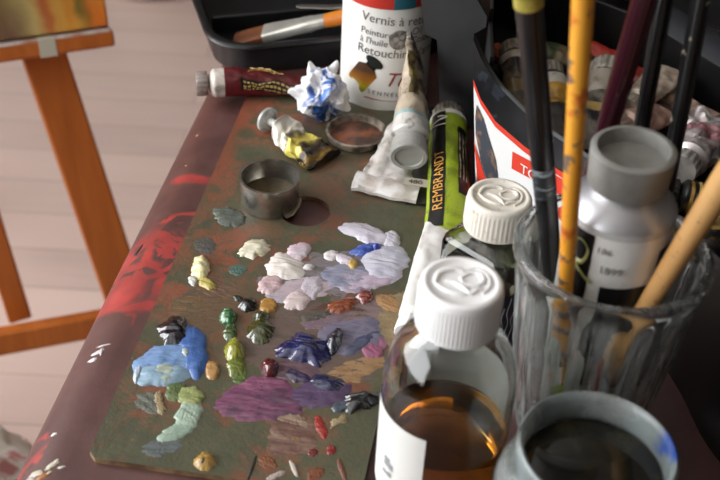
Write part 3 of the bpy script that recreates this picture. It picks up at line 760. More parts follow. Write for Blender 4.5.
n.set(col=n.ramp(n.fac(n.math('ADD', sp.outputs[2], n.math('MULTIPLY', nz, .004)), .018, .038), [(0, rgb(60, 92, 30)), (.3, rgb(190, 176, 40)), (.6, rgb(168, 104, 30)), (1, rgb(70, 44, 22))]), rough=.4)
vpatch('printed_picture', rot([(-.0068, -.010), (.0068, -.010), (.0076, -.008), (.0076, .006), (.004, .009), (-.004, .009), (-.0076, .006), (-.0076, -.008)], ba, bx, by), n.m, lb)
vpatch('printed_neck', rot([(-.0036, .0086), (.0036, .0086), (.0036, .0115), (-.0036, .0115)], ba, bx, by), BLACKP, lb, .0001)
vpatch('printed_stopper', rot(circ(0, .0138, .0064, 24, .5), ba, bx, by), M('printed_dark_green', (28, 34, 30), .4), lb, .0001)

# ================================================================== black tray with brush and knife
PLAST = M('black_plastic', (20, 20, 22), .34, c2=(28, 29, 31), scale=40, bump=.05)
def rrect(w, h, r, n=8):
    out = []
    for cx, cy, a0 in ((w-r, h-r, 0), (r, h-r, pi/2), (r, r, pi), (w-r, r, 1.5*pi)):
        for i in range(n+1): a = a0+pi/2*i/n; out.append(V(cx+r*math.cos(a), cy+r*math.sin(a)))
    return out
def tray(name, label, P, yaw, w, h, dep, r=.028, lip=.006):
    t = thing(name, label, 'tray', P, yaw)
    def off(d, z, k=0): return [V(q.x+d if q.x < w/2 else q.x-d, q.y+d if q.y < h/2 else q.y-d, z) for q in rrect(w, h, r)]
    ls = [off(.010, 0), off(.006, .001), off(.0035, dep-.004), off(-.0005, dep-.003), off(-.002, dep-.0012), off(-.0012, dep+.0006), off(.001, dep+.0012), off(.004, dep+.0005), off(lip, dep-.002), off(lip+.001, dep-.004), off(.009, .006), off(.013, .0035)]
    MB().loops(ls, cap0=True, cap1=True).build('tray_shell', PLAST, t, smooth=50)
    return t
YAW = math.radians(18)
fr = Matrix.Rotation(YAW, 3, 'Z')
co = at(214, 51, .028)
t = tray('plastic_tray', 'black plastic tray with rounded corners holding a flat brush, behind the dark red tube', V(co.x, co.y, T), YAW, .215, .20, .028, .036)
MB().box((.012, .075, .004), (.203, .080, .018)).build('divider', PLAST, t, bevel=.0015)
# flat brush
A, B = deep(222, 41, .893), deep(352, 11, .893)
A, B = at(234, 40, .012), at(372, 11, .046)
b = thing('flat_brush', 'broad flat brush with brown bristles, silver ferrule and orange handle in the black tray', 'paint brush', A, frame(A, B))
def bar(stations, seg=24):
    return [[V(x, w*math.copysign(abs(math.cos(2*pi*j/seg))**k, math.cos(2*pi*j/seg)), z0+h*math.copysign(abs(math.sin(2*pi*j/seg))**k, math.sin(2*pi*j/seg))) for j in range(seg)] for x, w, h, z0, k in stations]
MB().loops(bar([(0, .0112, .0012, 0, .4), (.012, .0116, .0026, 0, .4), (.028, .0106, .0036, 0, .4)]), cap0=True, cap1=True).build('bristles', M('brown_bristles', (120, 66, 26), .6, c2=(84, 44, 18), scale=200, stretch=(.1, 4, 1), bump=.5), b)
MB().loops(bar([(.026, .0110, .0042, 0, .4), (.034, .0110, .0044, 0, .4), (.058, .0084, .0050, 0, .6), (.060, .0088, .0053, 0, .6), (.063, .0084, .005, 0, .6), (.066, .0086, .0053, 0, .6), (.069, .0080, .005, 0, .7), (.078, .0072, .005, 0, .8)]), cap0=True, cap1=True).build('ferrule', M('bright_ferrule', (200, 198, 192), .28, .7, c2=(226, 224, 216), scale=60), b)
MB().loops(bar([(.076, .0070, .0048, 0, .8), (.10, .0082, .006, 0, .9), (.16, .0066, .0055, 0, 1), (.20, .005, .005, 0, 1), (.205, .002, .002, 0, 1)]), cap0=True, cap1=True).build('handle', M('orange_handle', (206, 128, 44), .3, c2=(186, 106, 34), scale=50, stretch=(.3, 3, 3)), b)
A, B = at(296, 6, .030), at(352, 9, .032)
k = thing('palette_knife', 'thin steel palette knife lying across the black tray beyond the flat brush', 'palette knife', A, frame(A, B))
MB().loops(bar([(0, .0015, .0005, 0, .6), (.004, .0035, .0006, 0, .6), (.03, .004, .0007, .0006, .6), (.05, .0028, .0012, .003, .7), (.07, .0022, .0022, .004, 1)]), cap0=True, cap1=True).build('blade', M('knife_steel', (176, 172, 166), .25, .9), k)
MB().loops(bar([(.068, .0035, .0035, .004, 1), (.075, .0055, .0055, .004, 1), (.13, .006, .006, .004, 1), (.15, .003, .003, .004, 1)]), cap0=True, cap1=True).build('handle', M('dark_leg_wood', (70, 45, 32), .5), k)
# ================================================================== bottles and jars
GLASS = glass('clear_glass', (250, 252, 250))
def ribcap(par, r, z0, z1, mat, ribs=56, dome=.0012, logo=True, lrot=0):
    """white screw cap with fine ribs and a raised monogram"""
    seg = ribs*4; h = z1-z0
    prof = [(r*.86, z0), (r*1.0, z0), (r*1.0, z0+.0015), (r*1.0, z0+.002), (r*.985, z1-.0045), (r*.98, z1-.0038), (r*.965, z1-.0015), (r*.93, z1-.0004), (r*.86, z1), (r*.80, z1), (r*.77, z1-.0009), (r*.4, z1-.0009), (r*.02, z1-.0009)]
    def mod(a, k): return 1+(.016*math.sin(a*ribs) if k in (3, 4) else 0)
    c = MB().lathe(prof, seg, cap0=True, cap1=True, mod=mod).build('cap', mat, par, smooth=60)
    if logo:
        s = r; zt = z1-.0006
        R2 = lambda x, y: V(s*(x*math.cos(lrot)-y*math.sin(lrot)), s*(x*math.sin(lrot)+y*math.cos(lrot)), zt)
        lg = MB()
        # a calligraphic S folded into an oval, with a small square counter
        for pts, rad in (([(-.62, .10), (-.42, .42), (-.05, .50), (.15, .38)], .085), ([(-.62, .10), (-.45, -.18), (-.2, -.36), (0, -.42)], .07), ([(-.36, .12), (-.16, .02), (0, -.2), (.08, -.44)], .075),
                         ([(.02, .16), (.05, -.08), (.32, -.16), (.52, -.02), (.5, .22), (.28, .30), (.02, .16)], .07), ([(.15, .38), (.45, .42), (.66, .15), (.60, -.22), (.36, -.46)], .055), ([(.08, -.44), (.25, -.32), (.42, -.30)], .06)):
            sp = smoothcurve([V(*q) for q in pts], 6, closed=False); m = len(sp)
            lg.tube([R2(q.x, q.y) for q in sp], [s*rad*(.45+.55*math.sin(pi*(i+.5)/m)) for i in range(m)], 8, .75)
        lg.build('raised_monogram', mat, c, smooth=70)
    return c
WCAP = M('white_cap_plastic', (238, 238, 238), .4)
WCAPD = M('grubby_cap_plastic', (222, 216, 204), .45, c2=(176, 158, 136), scale=220, lo=.60, hi=.78)
def arc(r, a0, a1, z0, z1, n=40, zf=None):
    return [[V(r*math.cos(a0+(a1-a0)*i/n), r*math.sin(a0+(a1-a0)*i/n), (z0 if k == 0 else z1)+(zf(i/n) if zf and k else 0)) for i in range(n+1)] for k in (0, 1)]

# amber medium bottle ---------------------------------------------------------
p = V(.0458, .3825); BR = .0318
t = thing('medium_bottle', 'clear round bottle of amber oil medium with a white screw cap, beside the palette', 'bottle', (p.x, p.y, T+PT))
z0 = .0
prof = [(.001, 0), (BR*.9, 0), (BR*.98, .002), (BR, .005), (BR, .074), (BR*.985, .082), (BR*.92, .092), (BR*.78, .101), (BR*.60, .107), (.0155, .110), (.0148, .112), (.0148, .122), (.0130, .122),
        (.0130, .112), (.0138, .109), (BR*.60-.0016, .1052), (BR*.78-.0016, .0995), (BR*.92-.0016, .091), (BR*.985-.0016, .0815), (BR-.0016, .074), (BR-.0016, .006), (BR*.95, .0032), (.001, .003)]
MB().lathe(prof, 72, cap0=True, cap1=True).build('glass_body', GLASS, t, smooth=60)
n = N('amber_oil'); n.set(col=rgb(255, 246, 226), rough=0, trans=1.0, ior=1.38)
va = n.n('ShaderNodeVolumeAbsorption'); va.inputs['Color'].default_value = rgb(243, 206, 14); va.inputs['Density'].default_value = 35
n.link(va.outputs[0], n.out.inputs['Volume'])
LQ = .046; ri = BR-.0012
MB().lathe([(.001, .0034), (ri*.95, .0036), (ri, .0064), (ri, LQ+.0010), (ri*.975, LQ+.0003), (ri*.93, LQ), (.001, LQ)], 72, cap0=True, cap1=True).build('amber_medium', n.m, t, smooth=60)['label'] = 'amber coloured liquid'
ribcap(t, .0192, .1135, .137, WCAP, 64, lrot=.25)
toC = math.atan2(-p.y, -p.x)
LB = M('white_bottle_label', (228, 227, 222), .45)
f = MB().loops(arc(BR+.0003, toC-1.75, toC-.22, .010, .064)); 
f = MB().loops(arc(BR+.0003, toC-1.75, toC-.22, .010, .066), ring=False).build('front_label', LB, t)
MB().loops(arc(BR+.0003, toC+pi-1.30, toC+pi+.75, .010, .0765, zf=lambda s_: -.012*abs(2*s_-1)**4), ring=False).build('back_label', LB, t)
gp = MB()
for (a, z, w_, h_) in ((-.95, .036, .004, .006), (-.83, .0345, .003, .004), (-.98, .028, .006, .0022), (-.84, .029, .0025, .003)):
    gp.loops(arc(BR+.0006, toC+a, toC+a+w_/BR, z-h_/2, z+h_/2, 6), ring=False)
gp.build('grey_print', M('pale_grey_print', (150, 152, 156), .5), f)

# square bottle -----------------------------------------------------------------
p = V(.0745, .499); S = .0222
t = thing('square_bottle', 'square clear bottle with dark label and grubby ribbed white cap, behind the amber bottle', 'bottle', (p.x, p.y, T), math.radians(-40))
def sq(h, z, r, n=6): return [V(q.x-h, q.y-h, z) for q in rrect(2*h, 2*h, min(r, h*.999), n)]
ls = [sq(S*.93, 0, .006), sq(S, .002, .006), sq(S, .074, .006), sq(S*.975, .0775, .007), sq(S*.85, .0805, .008), sq(.0160, .083, .0155), sq(.0145, .085, .0145), sq(.0135, .086, .0135), sq(.0135, .096, .0135),
      sq(.0118, .096, .0118), sq(.0118, .0855, .0118), sq(.0140, .0815, .0135), sq(S*.83-.0012, .079, .007), sq(S-.0020, .0765, .005), sq(S-.0018, .073, .005), sq(S-.0018, .004, .005)]
MB().loops(ls, cap0=True, cap1=True).build('glass_body', glass('greenish_glass', (240, 246, 238)), t, smooth=50)
n = N('pale_oil'); n.set(col=rgb(232, 236, 214), rough=0, trans=1.0, ior=1.36)
MB().loops([sq(S-.0016, .0036, .005), sq(S-.0014, .060, .005)], cap0=True, cap1=True).build('pale_medium', n.m, t, smooth=50)
NV = M('navy_label', (26, 30, 46), .4, c2=(40, 46, 66), scale=50)
LN = M('pale_line_print', (176, 178, 176), .5)
for side in range(4):
    Mr = Matrix.Rotation(side*pi/2, 4, 'Z')
    b = MB(); b.add([Mr @ V(x, -S-.0003, z) for x, z in ((-S+.004, .008), (S-.004, .008), (S-.004, .054), (-S+.004, .054))], [(0, 1, 2, 3)])
    lo = b.build('label', NV, t)
    ln = MB(); rr = random.Random(side)
    for k in range(7):
        a = [Mr @ V(-S+.006+.0052*k+.0012*math.sin(q*1.9+k), -S-.0006, .014+.0048*q*(1+.15*math.sin(k*2.2))) for q in [i/3 for i in range(22)] if .014+.0048*q*(1+.15*math.sin(k*2.2)) < .052]
        ln.tube(a, .00028, 5)
    ln.build('line_drawing', LN, lo)
ribcap(t, .0182, .0862, .1058, WCAPD, 44, lrot=.75)

# jar of dark liquid --------------------------------------------------------------
p = at(598, 447, .09)-V(0, 0, T)
t = thing('glass_jar', 'round glass jar of dark dirty liquid with blue paint on its rim', 'jar', (p.x, p.y, T)); t.scale = (1.05, 1.05, 1)
n = N('smeared_jar_glass'); f1 = n.fac(n.noise(30, 4, .5), .30, .50); sp = n.n('ShaderNodeSeparateXYZ'); n.link(n.obj, sp.inputs[0])
up = n.math('MULTIPLY', n.fac(sp.outputs[2], .060, .072), f1)
wj = n.warp(.012, 70)
blue = n.ellipse(wj, .0315, .004, .005, .009, .3, .4)
c = n.mix(n.fac(n.noise(38, 5), .4, .62), rgb(110, 116, 112), rgb(150, 160, 160))
c = n.mix(n.math('MULTIPLY', blue, n.fac(n.noise(60, 3), .45, .55)), c, rgb(44, 84, 170))
n.set(col=n.mix(up, rgb(242, 246, 244), c), rough=n.math('MULTIPLY', up, .35), trans=n.math('SUBTRACT', 1.0, n.math('MULTIPLY', up, .62)), ior=1.47)
JH = .090
prof = [(.001, 0), (.036, 0), (.040, .003), (.0415, .008), (.0415, .052), (.0410, .059), (.0385, .067), (.0345, .0725), (.0325, .075), (.0325, .077), (.0333, .079), (.0338, .082), (.0338, .0865), (.0334, JH-.001), (.0322, JH), (.0308, JH-.001), (.0300, JH-.004),
        (.0296, .077), (.0300, .0742), (.0325, .071), (.0365, .065), (.0388, .058), (.0392, .052), (.0392, .008), (.037, .0045), (.001, .004)]
MB().lathe(prof, 72, cap0=True, cap1=True).build('jar_glass', n.m, t, smooth=60)
n = N('dirty_turpentine'); n.set(col=n.mix(n.fac(n.noise(45, 5, .6), .52, .68), rgb(20, 21, 18), rgb(46, 43, 30)), rough=.06)
LJ = .0745
MB().lathe([(.001, .005), (.035, .0056), (.0385, .009), (.0385, .052), (.0380, .058), (.0358, .0645), (.0318, .0705), (.0297, LJ-.0005), (.0294, LJ), (.001, LJ)], 64, cap0=True, cap1=True).build('dark_liquid', n.m, t, smooth=50)['label'] = 'dark dirty brush cleaning liquid'

# tumbler ---------------------------------------------------------------------------
TC = V(.123, .433); TR0, TR1, TH_ = .0335, .0468, .126
t = thing('glass_tumbler', 'tall ribbed glass tumbler with smears and painted highlight streaks holding brushes and a paint tube', 'tumbler', (TC.x, TC.y, T))
n = N('smeared_glass_painted_streaks')
f1 = n.fac(n.noise(190, 5, .7, stretch=(1, 1, .07)), .44, .70)  # streaks paint the ribs' highlights and refraction into the colour, along with smears
colr = n.ramp(n.noise(55, 4, .6, stretch=(1, 1, .4)), [(.36, rgb(60, 66, 64)), (.46, rgb(112, 118, 116)), (.56, rgb(160, 162, 158)), (.64, rgb(108, 100, 88))])
spz = n.n('ShaderNodeSeparateXYZ'); n.link(n.obj, spz.inputs[0])
amt = n.math('MULTIPLY', n.math('MULTIPLY', f1, .48), n.math('ADD', .18, n.math('MULTIPLY', n.fac(spz.outputs[2], .117, .108), .82)))
n.set(col=n.mix(amt, rgb(244, 248, 246), colr), rough=n.math('MULTIPLY', amt, .4), trans=n.math('SUBTRACT', 1.0, amt), ior=1.45)
wall = .0024
def rad(z): return TR0+(TR1-TR0)*(z/TH_)**.9
prof = [(.001, 0), (TR0*.92, 0), (TR0, .003)]+[(rad(z), z) for z in (.012, .03, .05, .07, .09, .108)]+[(rad(.116)+.0005, .116), (TR1+.0016, .1205), (TR1+.0016, .124), (TR1, TH_), (TR1-.0018, TH_+.0002), (TR1-.0036, .1245), (TR1-.0042, .1205)]
prof += [(rad(z)-wall, z) for z in (.112, .108, .09, .07, .05, .03, .014)]+[(TR0*.8, .008), (.001, .007)]
ko = set(range(3, 9))
MB().lathe(prof, 160, cap0=True, cap1=True, mod=lambda a, k: 1+(.016*math.cos(a*20) if k in ko else 0)).build('tumbler_glass', n.m, t, smooth=60)
for i, (da, z, w_, h_, c) in enumerate(((-.42, .080, .010, .022, (206, 210, 206)), (-.14, .072, .009, .040, (220, 220, 214)), (-.30, .056, .007, .018, (176, 196, 60)), (.14, .072, .006, .036, (176, 66, 40)), (.0, .050, .012, .018, (206, 204, 198)), (.10, .078, .006, .010, (40, 40, 42)), (-.70, .07, .005, .012, (186, 190, 188)), (.75, .09, .006, .03, (70, 96, 110)), (1.25, .095, .006, .024, (40, 70, 84)))):
    a0 = math.atan2(-TC.y, -TC.x)+da; ls = []
    for s_ in (1, .66, .33, .03):
        l = []
        for j in range(24):
            a = 2*pi*j/24; k = 1+.5*noise.noise(V(math.cos(a)*1.5, math.sin(a)*1.5, i*3.3))
            zz = z+h_*.5*k*s_*math.sin(a); r = rad(zz)-wall-.0003; aa = a0+w_*.5*k*s_*math.cos(a)/r
            l.append(V(r*math.cos(aa), r*math.sin(aa), zz))
        ls.append(l)
    MB().loops(ls, cap1=True).build('refraction_patch', M('refraction_%d_%d_%d' % c, c, .35), t, smooth=80)  # patches paint in the standing tube's colours as refracted by the glass

# grey capped tube standing in it --------------------------------------------------------
B = V(TC.x+.002, TC.y, T+.019); A = at(634, 149, .184); A = A+(B-A).normalized()*.0305
t = thing('paint_tube', 'big aluminium tube with a wide grey cap standing upright in the glass tumbler', 'paint tube', A, axes(A, B, V(0, -1, .2)), 'tubes of oil paint on the table')
tb = Tube((B-A).length, .0252, 2.4, .0008, 44, lie=False, wide=1.02, thin=.003)
tb.body('tube_body', tubemat([(0, (186, 184, 182)), (.0035, (224, 222, 218)), (.2, (0, 0, 0))], .3, .15, (206, 202, 196), .4, 30), t)
sh = MB(); seg = 48
sh.loops([[V(x, q*math.cos(2*pi*j/seg), q*math.sin(2*pi*j/seg)) for j in range(seg)] for x, q in ((.0003, .0253), (-.0025, .0240), (-.007, .0185), (-.0105, .0135), (-.0150, .0120), (-.018, .0120))])
sh.build('shoulder', M('aluminium_shoulder', (176, 175, 178), .42, .7), t, smooth=60)
cp = capmesh(.0186, .019, 0, .0195, .85, .0075)
for v in cp.v: v.x -= .0075
cp.build('cap', M('warm_grey_plastic', (140, 139, 134), .42, c2=(124, 122, 117), scale=50), t, smooth=50)
# the side facing the photographer is the tube's local angle:
R3 = axes(A, B, V(0, -1, .2)); toc = (CAM-A); ly, lz = R3 @ V(0, 1, 0), R3 @ V(0, 0, 1)
fa = math.atan2(toc.dot(lz), toc.dot(ly)); rx = R3 @ V(0, 1, 0)
sgn = 1 if (ly*(-math.sin(fa))+lz*math.cos(fa)).x > 0 else -1   # + : towards the picture's right
g = lambda f: fa+sgn*f
tb.patch('black_band', .004, tb.L*.75, g(-.95), g(-.36), BLACKP, t, .0003)
tb.patch('black_field', .032, tb.L*.8, g(-.1), g(1.0), BLACKP, t, .0003)
tb.patch('dark_edge', .012, tb.L*.75, g(.95), g(1.5), M('dark_side_print', (50, 48, 48), .4), t, .0002)
pts = [tb.P(x, g(a_), .0008) for x, a_ in [(q.x, q.y) for q in smoothcurve([V(.013, -.84), V(.009, -.62), V(.013, -.44), V(.021, -.52), V(.023, -.70), V(.028, -.46), V(.031, -.28)], 6, False)]]
MB().tube(pts, .0012, 6, .4).build('script_sign', M('olive_gold_print', (150, 150, 96), .4), t)
pts = [tb.P(x, g(a_), .0008) for x, a_ in [(q.x, q.y) for q in smoothcurve([V(.036, -.84), V(.031, -.72), V(.040, -.64), V(.046, -.74), V(.052, -.55)], 6, False)]]
MB().tube(pts, .0010, 6, .4).build('script_sign', M('olive_gold_print', (150, 150, 96), .4), t)
for s_, sz, x_, a_ in (('186', .0050, .0125, -.30), ('1899', .0058, .0235, -.20)):
    lettering(s_, sz, lambda x, y, x_=x_, a_=a_: tb.P(x_-y, g(a_+x/.0252), .0006), 'lettering', M('grey_print', (110, 106, 104), .5), t)
tb.crimp('crimp', ALU, t)

# brushes ------------------------------------------------------------------------------
def brush(label, p0, p1, v1, vb, px_top, px_low, mat, extra=None, zb=.014):
    """a brush leaning over the tumbler's rim, bristles down in the glass; p0 p1: two photo pixels of its axis,
    v1 vb: the photo rows where it passes the rim and where its foot stands"""
    ln = lambda v: p0[0]+(p1[0]-p0[0])*(v-p0[1])/(p1[1]-p0[1])
    Pr = at(ln(v1), v1, TH_); Pb = at(ln(vb), vb, zb); d = (Pr-Pb).normalized()
    L = (Pr-Pb).length
    while proj(Pb+d*L)[1] > p0[1]: L += .002
    Pt = Pb+d*L
    s0 = proj(Pr)[2]; rt, rl = px_top/2*proj(Pt)[2]/FPX, px_low/2*s0/FPX
    t = thing('paint_brush', label, 'paint brush', Pb, axes(Pb, Pt, V(.1, .3, 1)), 'brushes standing in the tumbler')
    Le = L+.07
    xs = (Pr-Pb).length
    prof = [(.036, rl*.55), (xs*.6, rl*.82), (xs, rl), (L, rt), (L+.02, rt*.98), (Le-.012, rt*.7), (Le, rt*.25)]
    MB().tube([V(x, 0, 0) for x, r in prof], [r for x, r in prof], 24).build('handle', mat, t, smooth=50)
    MB().tube([V(x, 0, 0) for x in (.018, .022, .036, .040)], [rl*.45, rl*.5, rl*.6, rl*.6], 20).build('ferrule', M('dull_ferrule', (140, 136, 128), .35, .8), t)
    MB().tube([V(x, 0, 0) for x in (0, .004, .012, .020)], [rl*.15, rl*.35, rl*.48, rl*.45], 16).build('bristles', M('dark_bristles', (60, 44, 30), .7, c2=(34, 26, 20), scale=300), t)
    if extra: extra(t, L, xs, rl, rt)
    return t
def bands(t, L, xs, rl, rt):
    MB().tube([V(x, 0, 0) for x in (L-.0028, L-.0022, L+.020, L+.0206)], [rt*1.0, rt*1.06, rt*1.06, rt*.9], 24).build('yellow_band', M('chipped_yellow_paint', (150, 142, 52), .45, c2=(196, 184, 92), scale=120), t)
    MB().tube([V(x, 0, 0) for x in (xs+.016, xs+.0165, xs+.036, xs+.0365)], [rl*.98, rl*1.03, rl*1.04, rl*1.0], 24).build('grey_sticker', M('worn_grey_sticker', (34, 38, 42), .4, c2=(128, 140, 144), scale=180, lo=.54, hi=.62, stretch=(4, .6, .6)), t)
BLK = M('black_lacquer', (15, 15, 17), .24, c2=(22, 23, 25), scale=60)
brush('thick black brush with a chipped yellow band, at the tumbler edge near the square bottle', (529, 4), (546, 200), 220, 378, 29, 22, BLK, bands)
n = N('yellow_handle'); k1 = n.fac(n.noise(90, 5, .65), .57, .61); k2 = n.fac(n.noise(40, 4, .6), .58, .66)
c = n.mix(n.fac(n.noise(20, 3, stretch=(.5, 3, 3)), .3, .7), rgb(236, 170, 56), rgb(216, 142, 40)); c = n.mix(k2, c, rgb(190, 92, 36)); c = n.mix(k1, c, rgb(110, 92, 78))
n.set(col=c, rough=.35); YEL = n.m
brush('yellow wooden handled brush with dark chips standing in the tumbler', (583, 2), (568, 250), 274, 432, 23, 16, YEL)
brush('shiny maroon handled brush standing behind the grey capped tube', (644, 2), (607, 128), 206, 372, 27, 19, M('maroon_lacquer', (48, 12, 24), .16, coat=.5), zb=.022)
brush('thin black brush just beside the maroon one, behind the grey capped tube', (664, 2), (642, 125), 202, 396, 19, 14, BLK)
n = N('speckled_black'); n.set(col=n.mix(n.fac(n.noise(120, 4, .7), .64, .68), rgb(14, 14, 16), rgb(150, 140, 124)), rough=.28)
brush('thin speckled black brush leaning farthest over the tubes in the black box', (701, 2), (667, 185), 214, 408, 20, 15, n.m)
n = N('natural_handle'); c = n.mix(n.fac(n.noise(26, 5, stretch=(.4, 3, 3)), .3, .7), rgb(206, 162, 104), rgb(186, 138, 82)); c = n.mix(n.fac(n.noise(150, 5, .7), .62, .68), c, rgb(110, 84, 56))
n.set(col=c, rough=.45)
brush('bare wooden brush handle leaning out over the right rim of the tumbler', (724, 182), (662, 281), 285, 438, 30, 21, n.m)

# ================================================================== black box of tubes
BOXM = M('matt_black_card', (8, 8, 9), .5, c2=(12, 12, 13), scale=30, bump=.05)
GLOS = M('glossy_black_edge', (20, 21, 24), .2, c2=(44, 50, 58), scale=70, lo=.55, hi=.7)
wallp = smoothcurve([V(.0795, .640), V(.100, .618), (V(.130, .585)), V(.165, .535), V(.186, .470), V(.196, .420), V(.220, .372)], 8, False)
rimpx = [(460, 20), (474, 38), (483, 60), (500, 86), (525, 111), (545, 128), (575, 148), (620, 180), (670, 222), (720, 262), (900, 400)]
redpx = [(460, 50), (474, 79), (481, 98), (496, 121), (525, 146), (545, 160), (575, 180), (620, 208)]
def interp(tab_, u):
    if u <= tab_[0][0]: return tab_[0][1]
    for (a, b), (c, d) in zip(tab_, tab_[1:]):
        if u <= c: return b+(d-b)*(u-a)/(c-a)
    return tab_[-1][1]
def lean(i): return .12*max(0.0, 1-i/22)
def zfor(x, y, curve, lo=.002, hi=.16, i=99):
    for _ in range(30):
        m = (lo+hi)/2; u, v, _z = proj(V(x-lean(i)*m, y, T+m))
        if v > interp(curve, u): lo = m
        else: hi = m
    return (lo+hi)/2
org = V(.16, .60, T)
bx_ = thing('tube_box', 'black curved-front box with red edged white label, full of paint tubes', 'box', org)
L3 = lambda x, y, z: V(x-org.x, y-org.y, z)
nrm = []
for i, q in enumerate(wallp):
    d = wallp[min(i+1, len(wallp)-1)]-wallp[max(i-1, 0)]; nrm.append(V(d.y, -d.x).normalized())   # outward, towards us
nrm = [q if q.y < .3 and q.x < .9 and (q.x < 0 or q.y < 0) else -q for q in nrm]
rz = [zfor(q.x, q.y, rimpx, i=i) for i, q in enumerate(wallp)]
th = .0035
o_b = [L3(q.x, q.y, 0) for q in wallp]; o_t = [L3(q.x-lean(i)*z, q.y, z-.0012) for i, (q, z) in enumerate(zip(wallp, rz))]; o_r = [L3(q.x-n_.x*th*.5-lean(i)*z, q.y-n_.y*th*.5, z+.0006) for i, (q, n_, z) in enumerate(zip(wallp, nrm, rz))]
i_t = [L3(q.x-n_.x*th-lean(i)*z, q.y-n_.y*th, z-.0012) for i, (q, n_, z) in enumerate(zip(wallp, nrm, rz))]; i_b = [L3(q.x-n_.x*th, q.y-n_.y*th, 0) for q, n_ in zip(wallp, nrm)]
MB().loops([o_b, o_t, o_r, i_t, i_b], ring=False).build('front_wall', BOXM, bx_, smooth=50)
def ribbon(name, c0, c1, mat, i0, i1, off, f0=0, f1=1):
    a, b = [], []
    for i in range(i0, i1):
        q, n_ = wallp[i], nrm[i]
        za = zfor(q.x, q.y, c0, i=i); zb = max(.002, zfor(q.x, q.y, c1, i=i) if c1 else .012)
        a.append(L3(q.x+n_.x*off-lean(i)*za, q.y+n_.y*off, za)); b.append(L3(q.x+n_.x*off-lean(i)*zb, q.y+n_.y*off, zb))
    m = [[p0.lerp(p1, k/4) for p0, p1 in zip(a, b)] for k in range(5)]
    return MB().loops(m, ring=False).build(name, mat, bx_, smooth=60)
sh_ = lambda tab_, dv: [(u, v+dv) for u, v in tab_]
ribbon('glossy_rim', sh_(rimpx, 2), sh_(redpx, 1), GLOS, 0, 26, .0004)
ribbon('red_border', redpx, sh_(redpx, 6), M('label_red', (214, 62, 44), .4), 0, 26, .0006)
lab = ribbon('white_label', sh_(redpx, 5), None, M('label_white', (226, 226, 226), .4), 0, 26, .0005)
def wallpt(s_, z, off=.0009):
    """point on the wall s metres along its base"""
    acc = 0
    for i in range(len(wallp)-1):
        d = (wallp[i+1]-wallp[i]).length
        if acc+d >= s_:
            k = (s_-acc)/d; q = wallp[i].lerp(wallp[i+1], k); n_ = nrm[i].lerp(nrm[i+1], k); return L3(q.x+n_.x*off-lean(i+k)*z, q.y+n_.y*off, z)
        acc += d
    return L3(wallp[-1].x, wallp[-1].y, z)
def wallsolve(u, v):
    best = None
    for i in range(120):
        s_ = i*.0012
        lo, hi = 0, .16
        for _ in range(22):
            m = (lo+hi)/2
            if proj(wallpt(s_, m, 0)+org)[1] > v: lo = m
            else: hi = m
        e = abs(proj(wallpt(s_, lo, 0)+org)[0]-u)
        if best is None or e < best[0]: best = (e, s_, lo)
    return best[1], best[2]
def wpoly(name, px, mat, par, off, n=6):
    q = [wallsolve(*p_) for p_ in px]; c = (sum(a for a, b in q)/len(q), sum(b for a, b in q)/len(q)); out = []
    ed = []
    for i in range(len(q)):
        a, b = q[i], q[(i+1) % len(q)]
        ed += [(a[0]+(b[0]-a[0])*k/n, a[1]+(b[1]-a[1])*k/n) for k in range(n)]
    ls = [[wallpt(c[0]+(a-c[0])*s_, c[1]+(b-c[1])*s_, off) for a, b in ed] for s_ in (1, .6, .25, .02)]
    return MB().loops(ls, cap1=True).build(name, mat, par, smooth=80)
wpoly('red_border', [(474, 140), (478, 152), (488, 182), (492, 202), (485, 202), (479, 180)], M('label_red', (214, 62, 44), .4), lab, .0012)
wpoly('printed_picture', [(478, 104), (484, 118), (490, 138), (497, 160), (499, 178), (488, 180), (481, 158), (477, 134), (476, 116)], M('label_picture', (60, 64, 74), .4, c2=(150, 110, 80), scale=110, lo=.5, hi=.7), lab, .0010)
wpoly('red_panel', [(513, 151), (570, 183), (572, 202), (512, 168)], M('label_red', (214, 62, 44), .4), lab, .0009)
s0, zt0 = wallsolve(521, 171); s1, zt1 = wallsolve(548, 188)
lettering('TO', .0100, lambda x, y: wallpt(s0+x, zt0+(zt1-zt0)*x/max(.004, s1-s0)+y, .0014), 'lettering', M('label_white', (226, 226, 226), .4), lab)
# other walls, flap and floor of the box
def wallquad(name, a, b, h0, h1, mat=BOXM, thick=.003, lip=0):
    d = (V(*b)-V(*a)).normalized(); m = V(-d.y, d.x)*thick
    A_, B_ = V(*a), V(*b)
    vs = [L3(A_.x, A_.y, 0), L3(B_.x, B_.y, 0), L3(B_.x+m.x, B_.y+m.y, 0), L3(A_.x+m.x, A_.y+m.y, 0), L3(A_.x, A_.y, h0), L3(B_.x, B_.y, h1), L3(B_.x+m.x, B_.y+m.y, h1), L3(A_.x+m.x, A_.y+m.y, h0)]
    o = MB().add(vs, [(0, 3, 2, 1), (4, 5, 6, 7), (0, 1, 5, 4), (1, 2, 6, 5), (2, 3, 7, 6), (3, 0, 4, 7)]).build(name, mat, bx_, bevel=.0008)
    if lip:
        p0, p1 = L3(A_.x, A_.y, h0), L3(B_.x, B_.y, h1); w_ = m.normalized()*lip
        MB().loops([[p0, p1], [p0+w_*.2+V(0, 0, .004), p1+w_*.2+V(0, 0, .004)], [p0+w_*.8+V(0, 0, .006), p1+w_*.8+V(0, 0, .006)], [p0+w_, p1+w_], [p0+w_+V(0, 0, -.004), p1+w_+V(0, 0, -.004)], [p0+V(0, 0, -.004), p1+V(0, 0, -.004)]], ring=False).build('lip', M('black_plastic_painted_sheen', (58, 61, 66), .3), o, smooth=60)  # lip coloured grey to stand in for light reflected off black plastic
    return o
wallquad('side_wall', (.0795, .640), (.0865, .735), rz[0]*.9, .09)
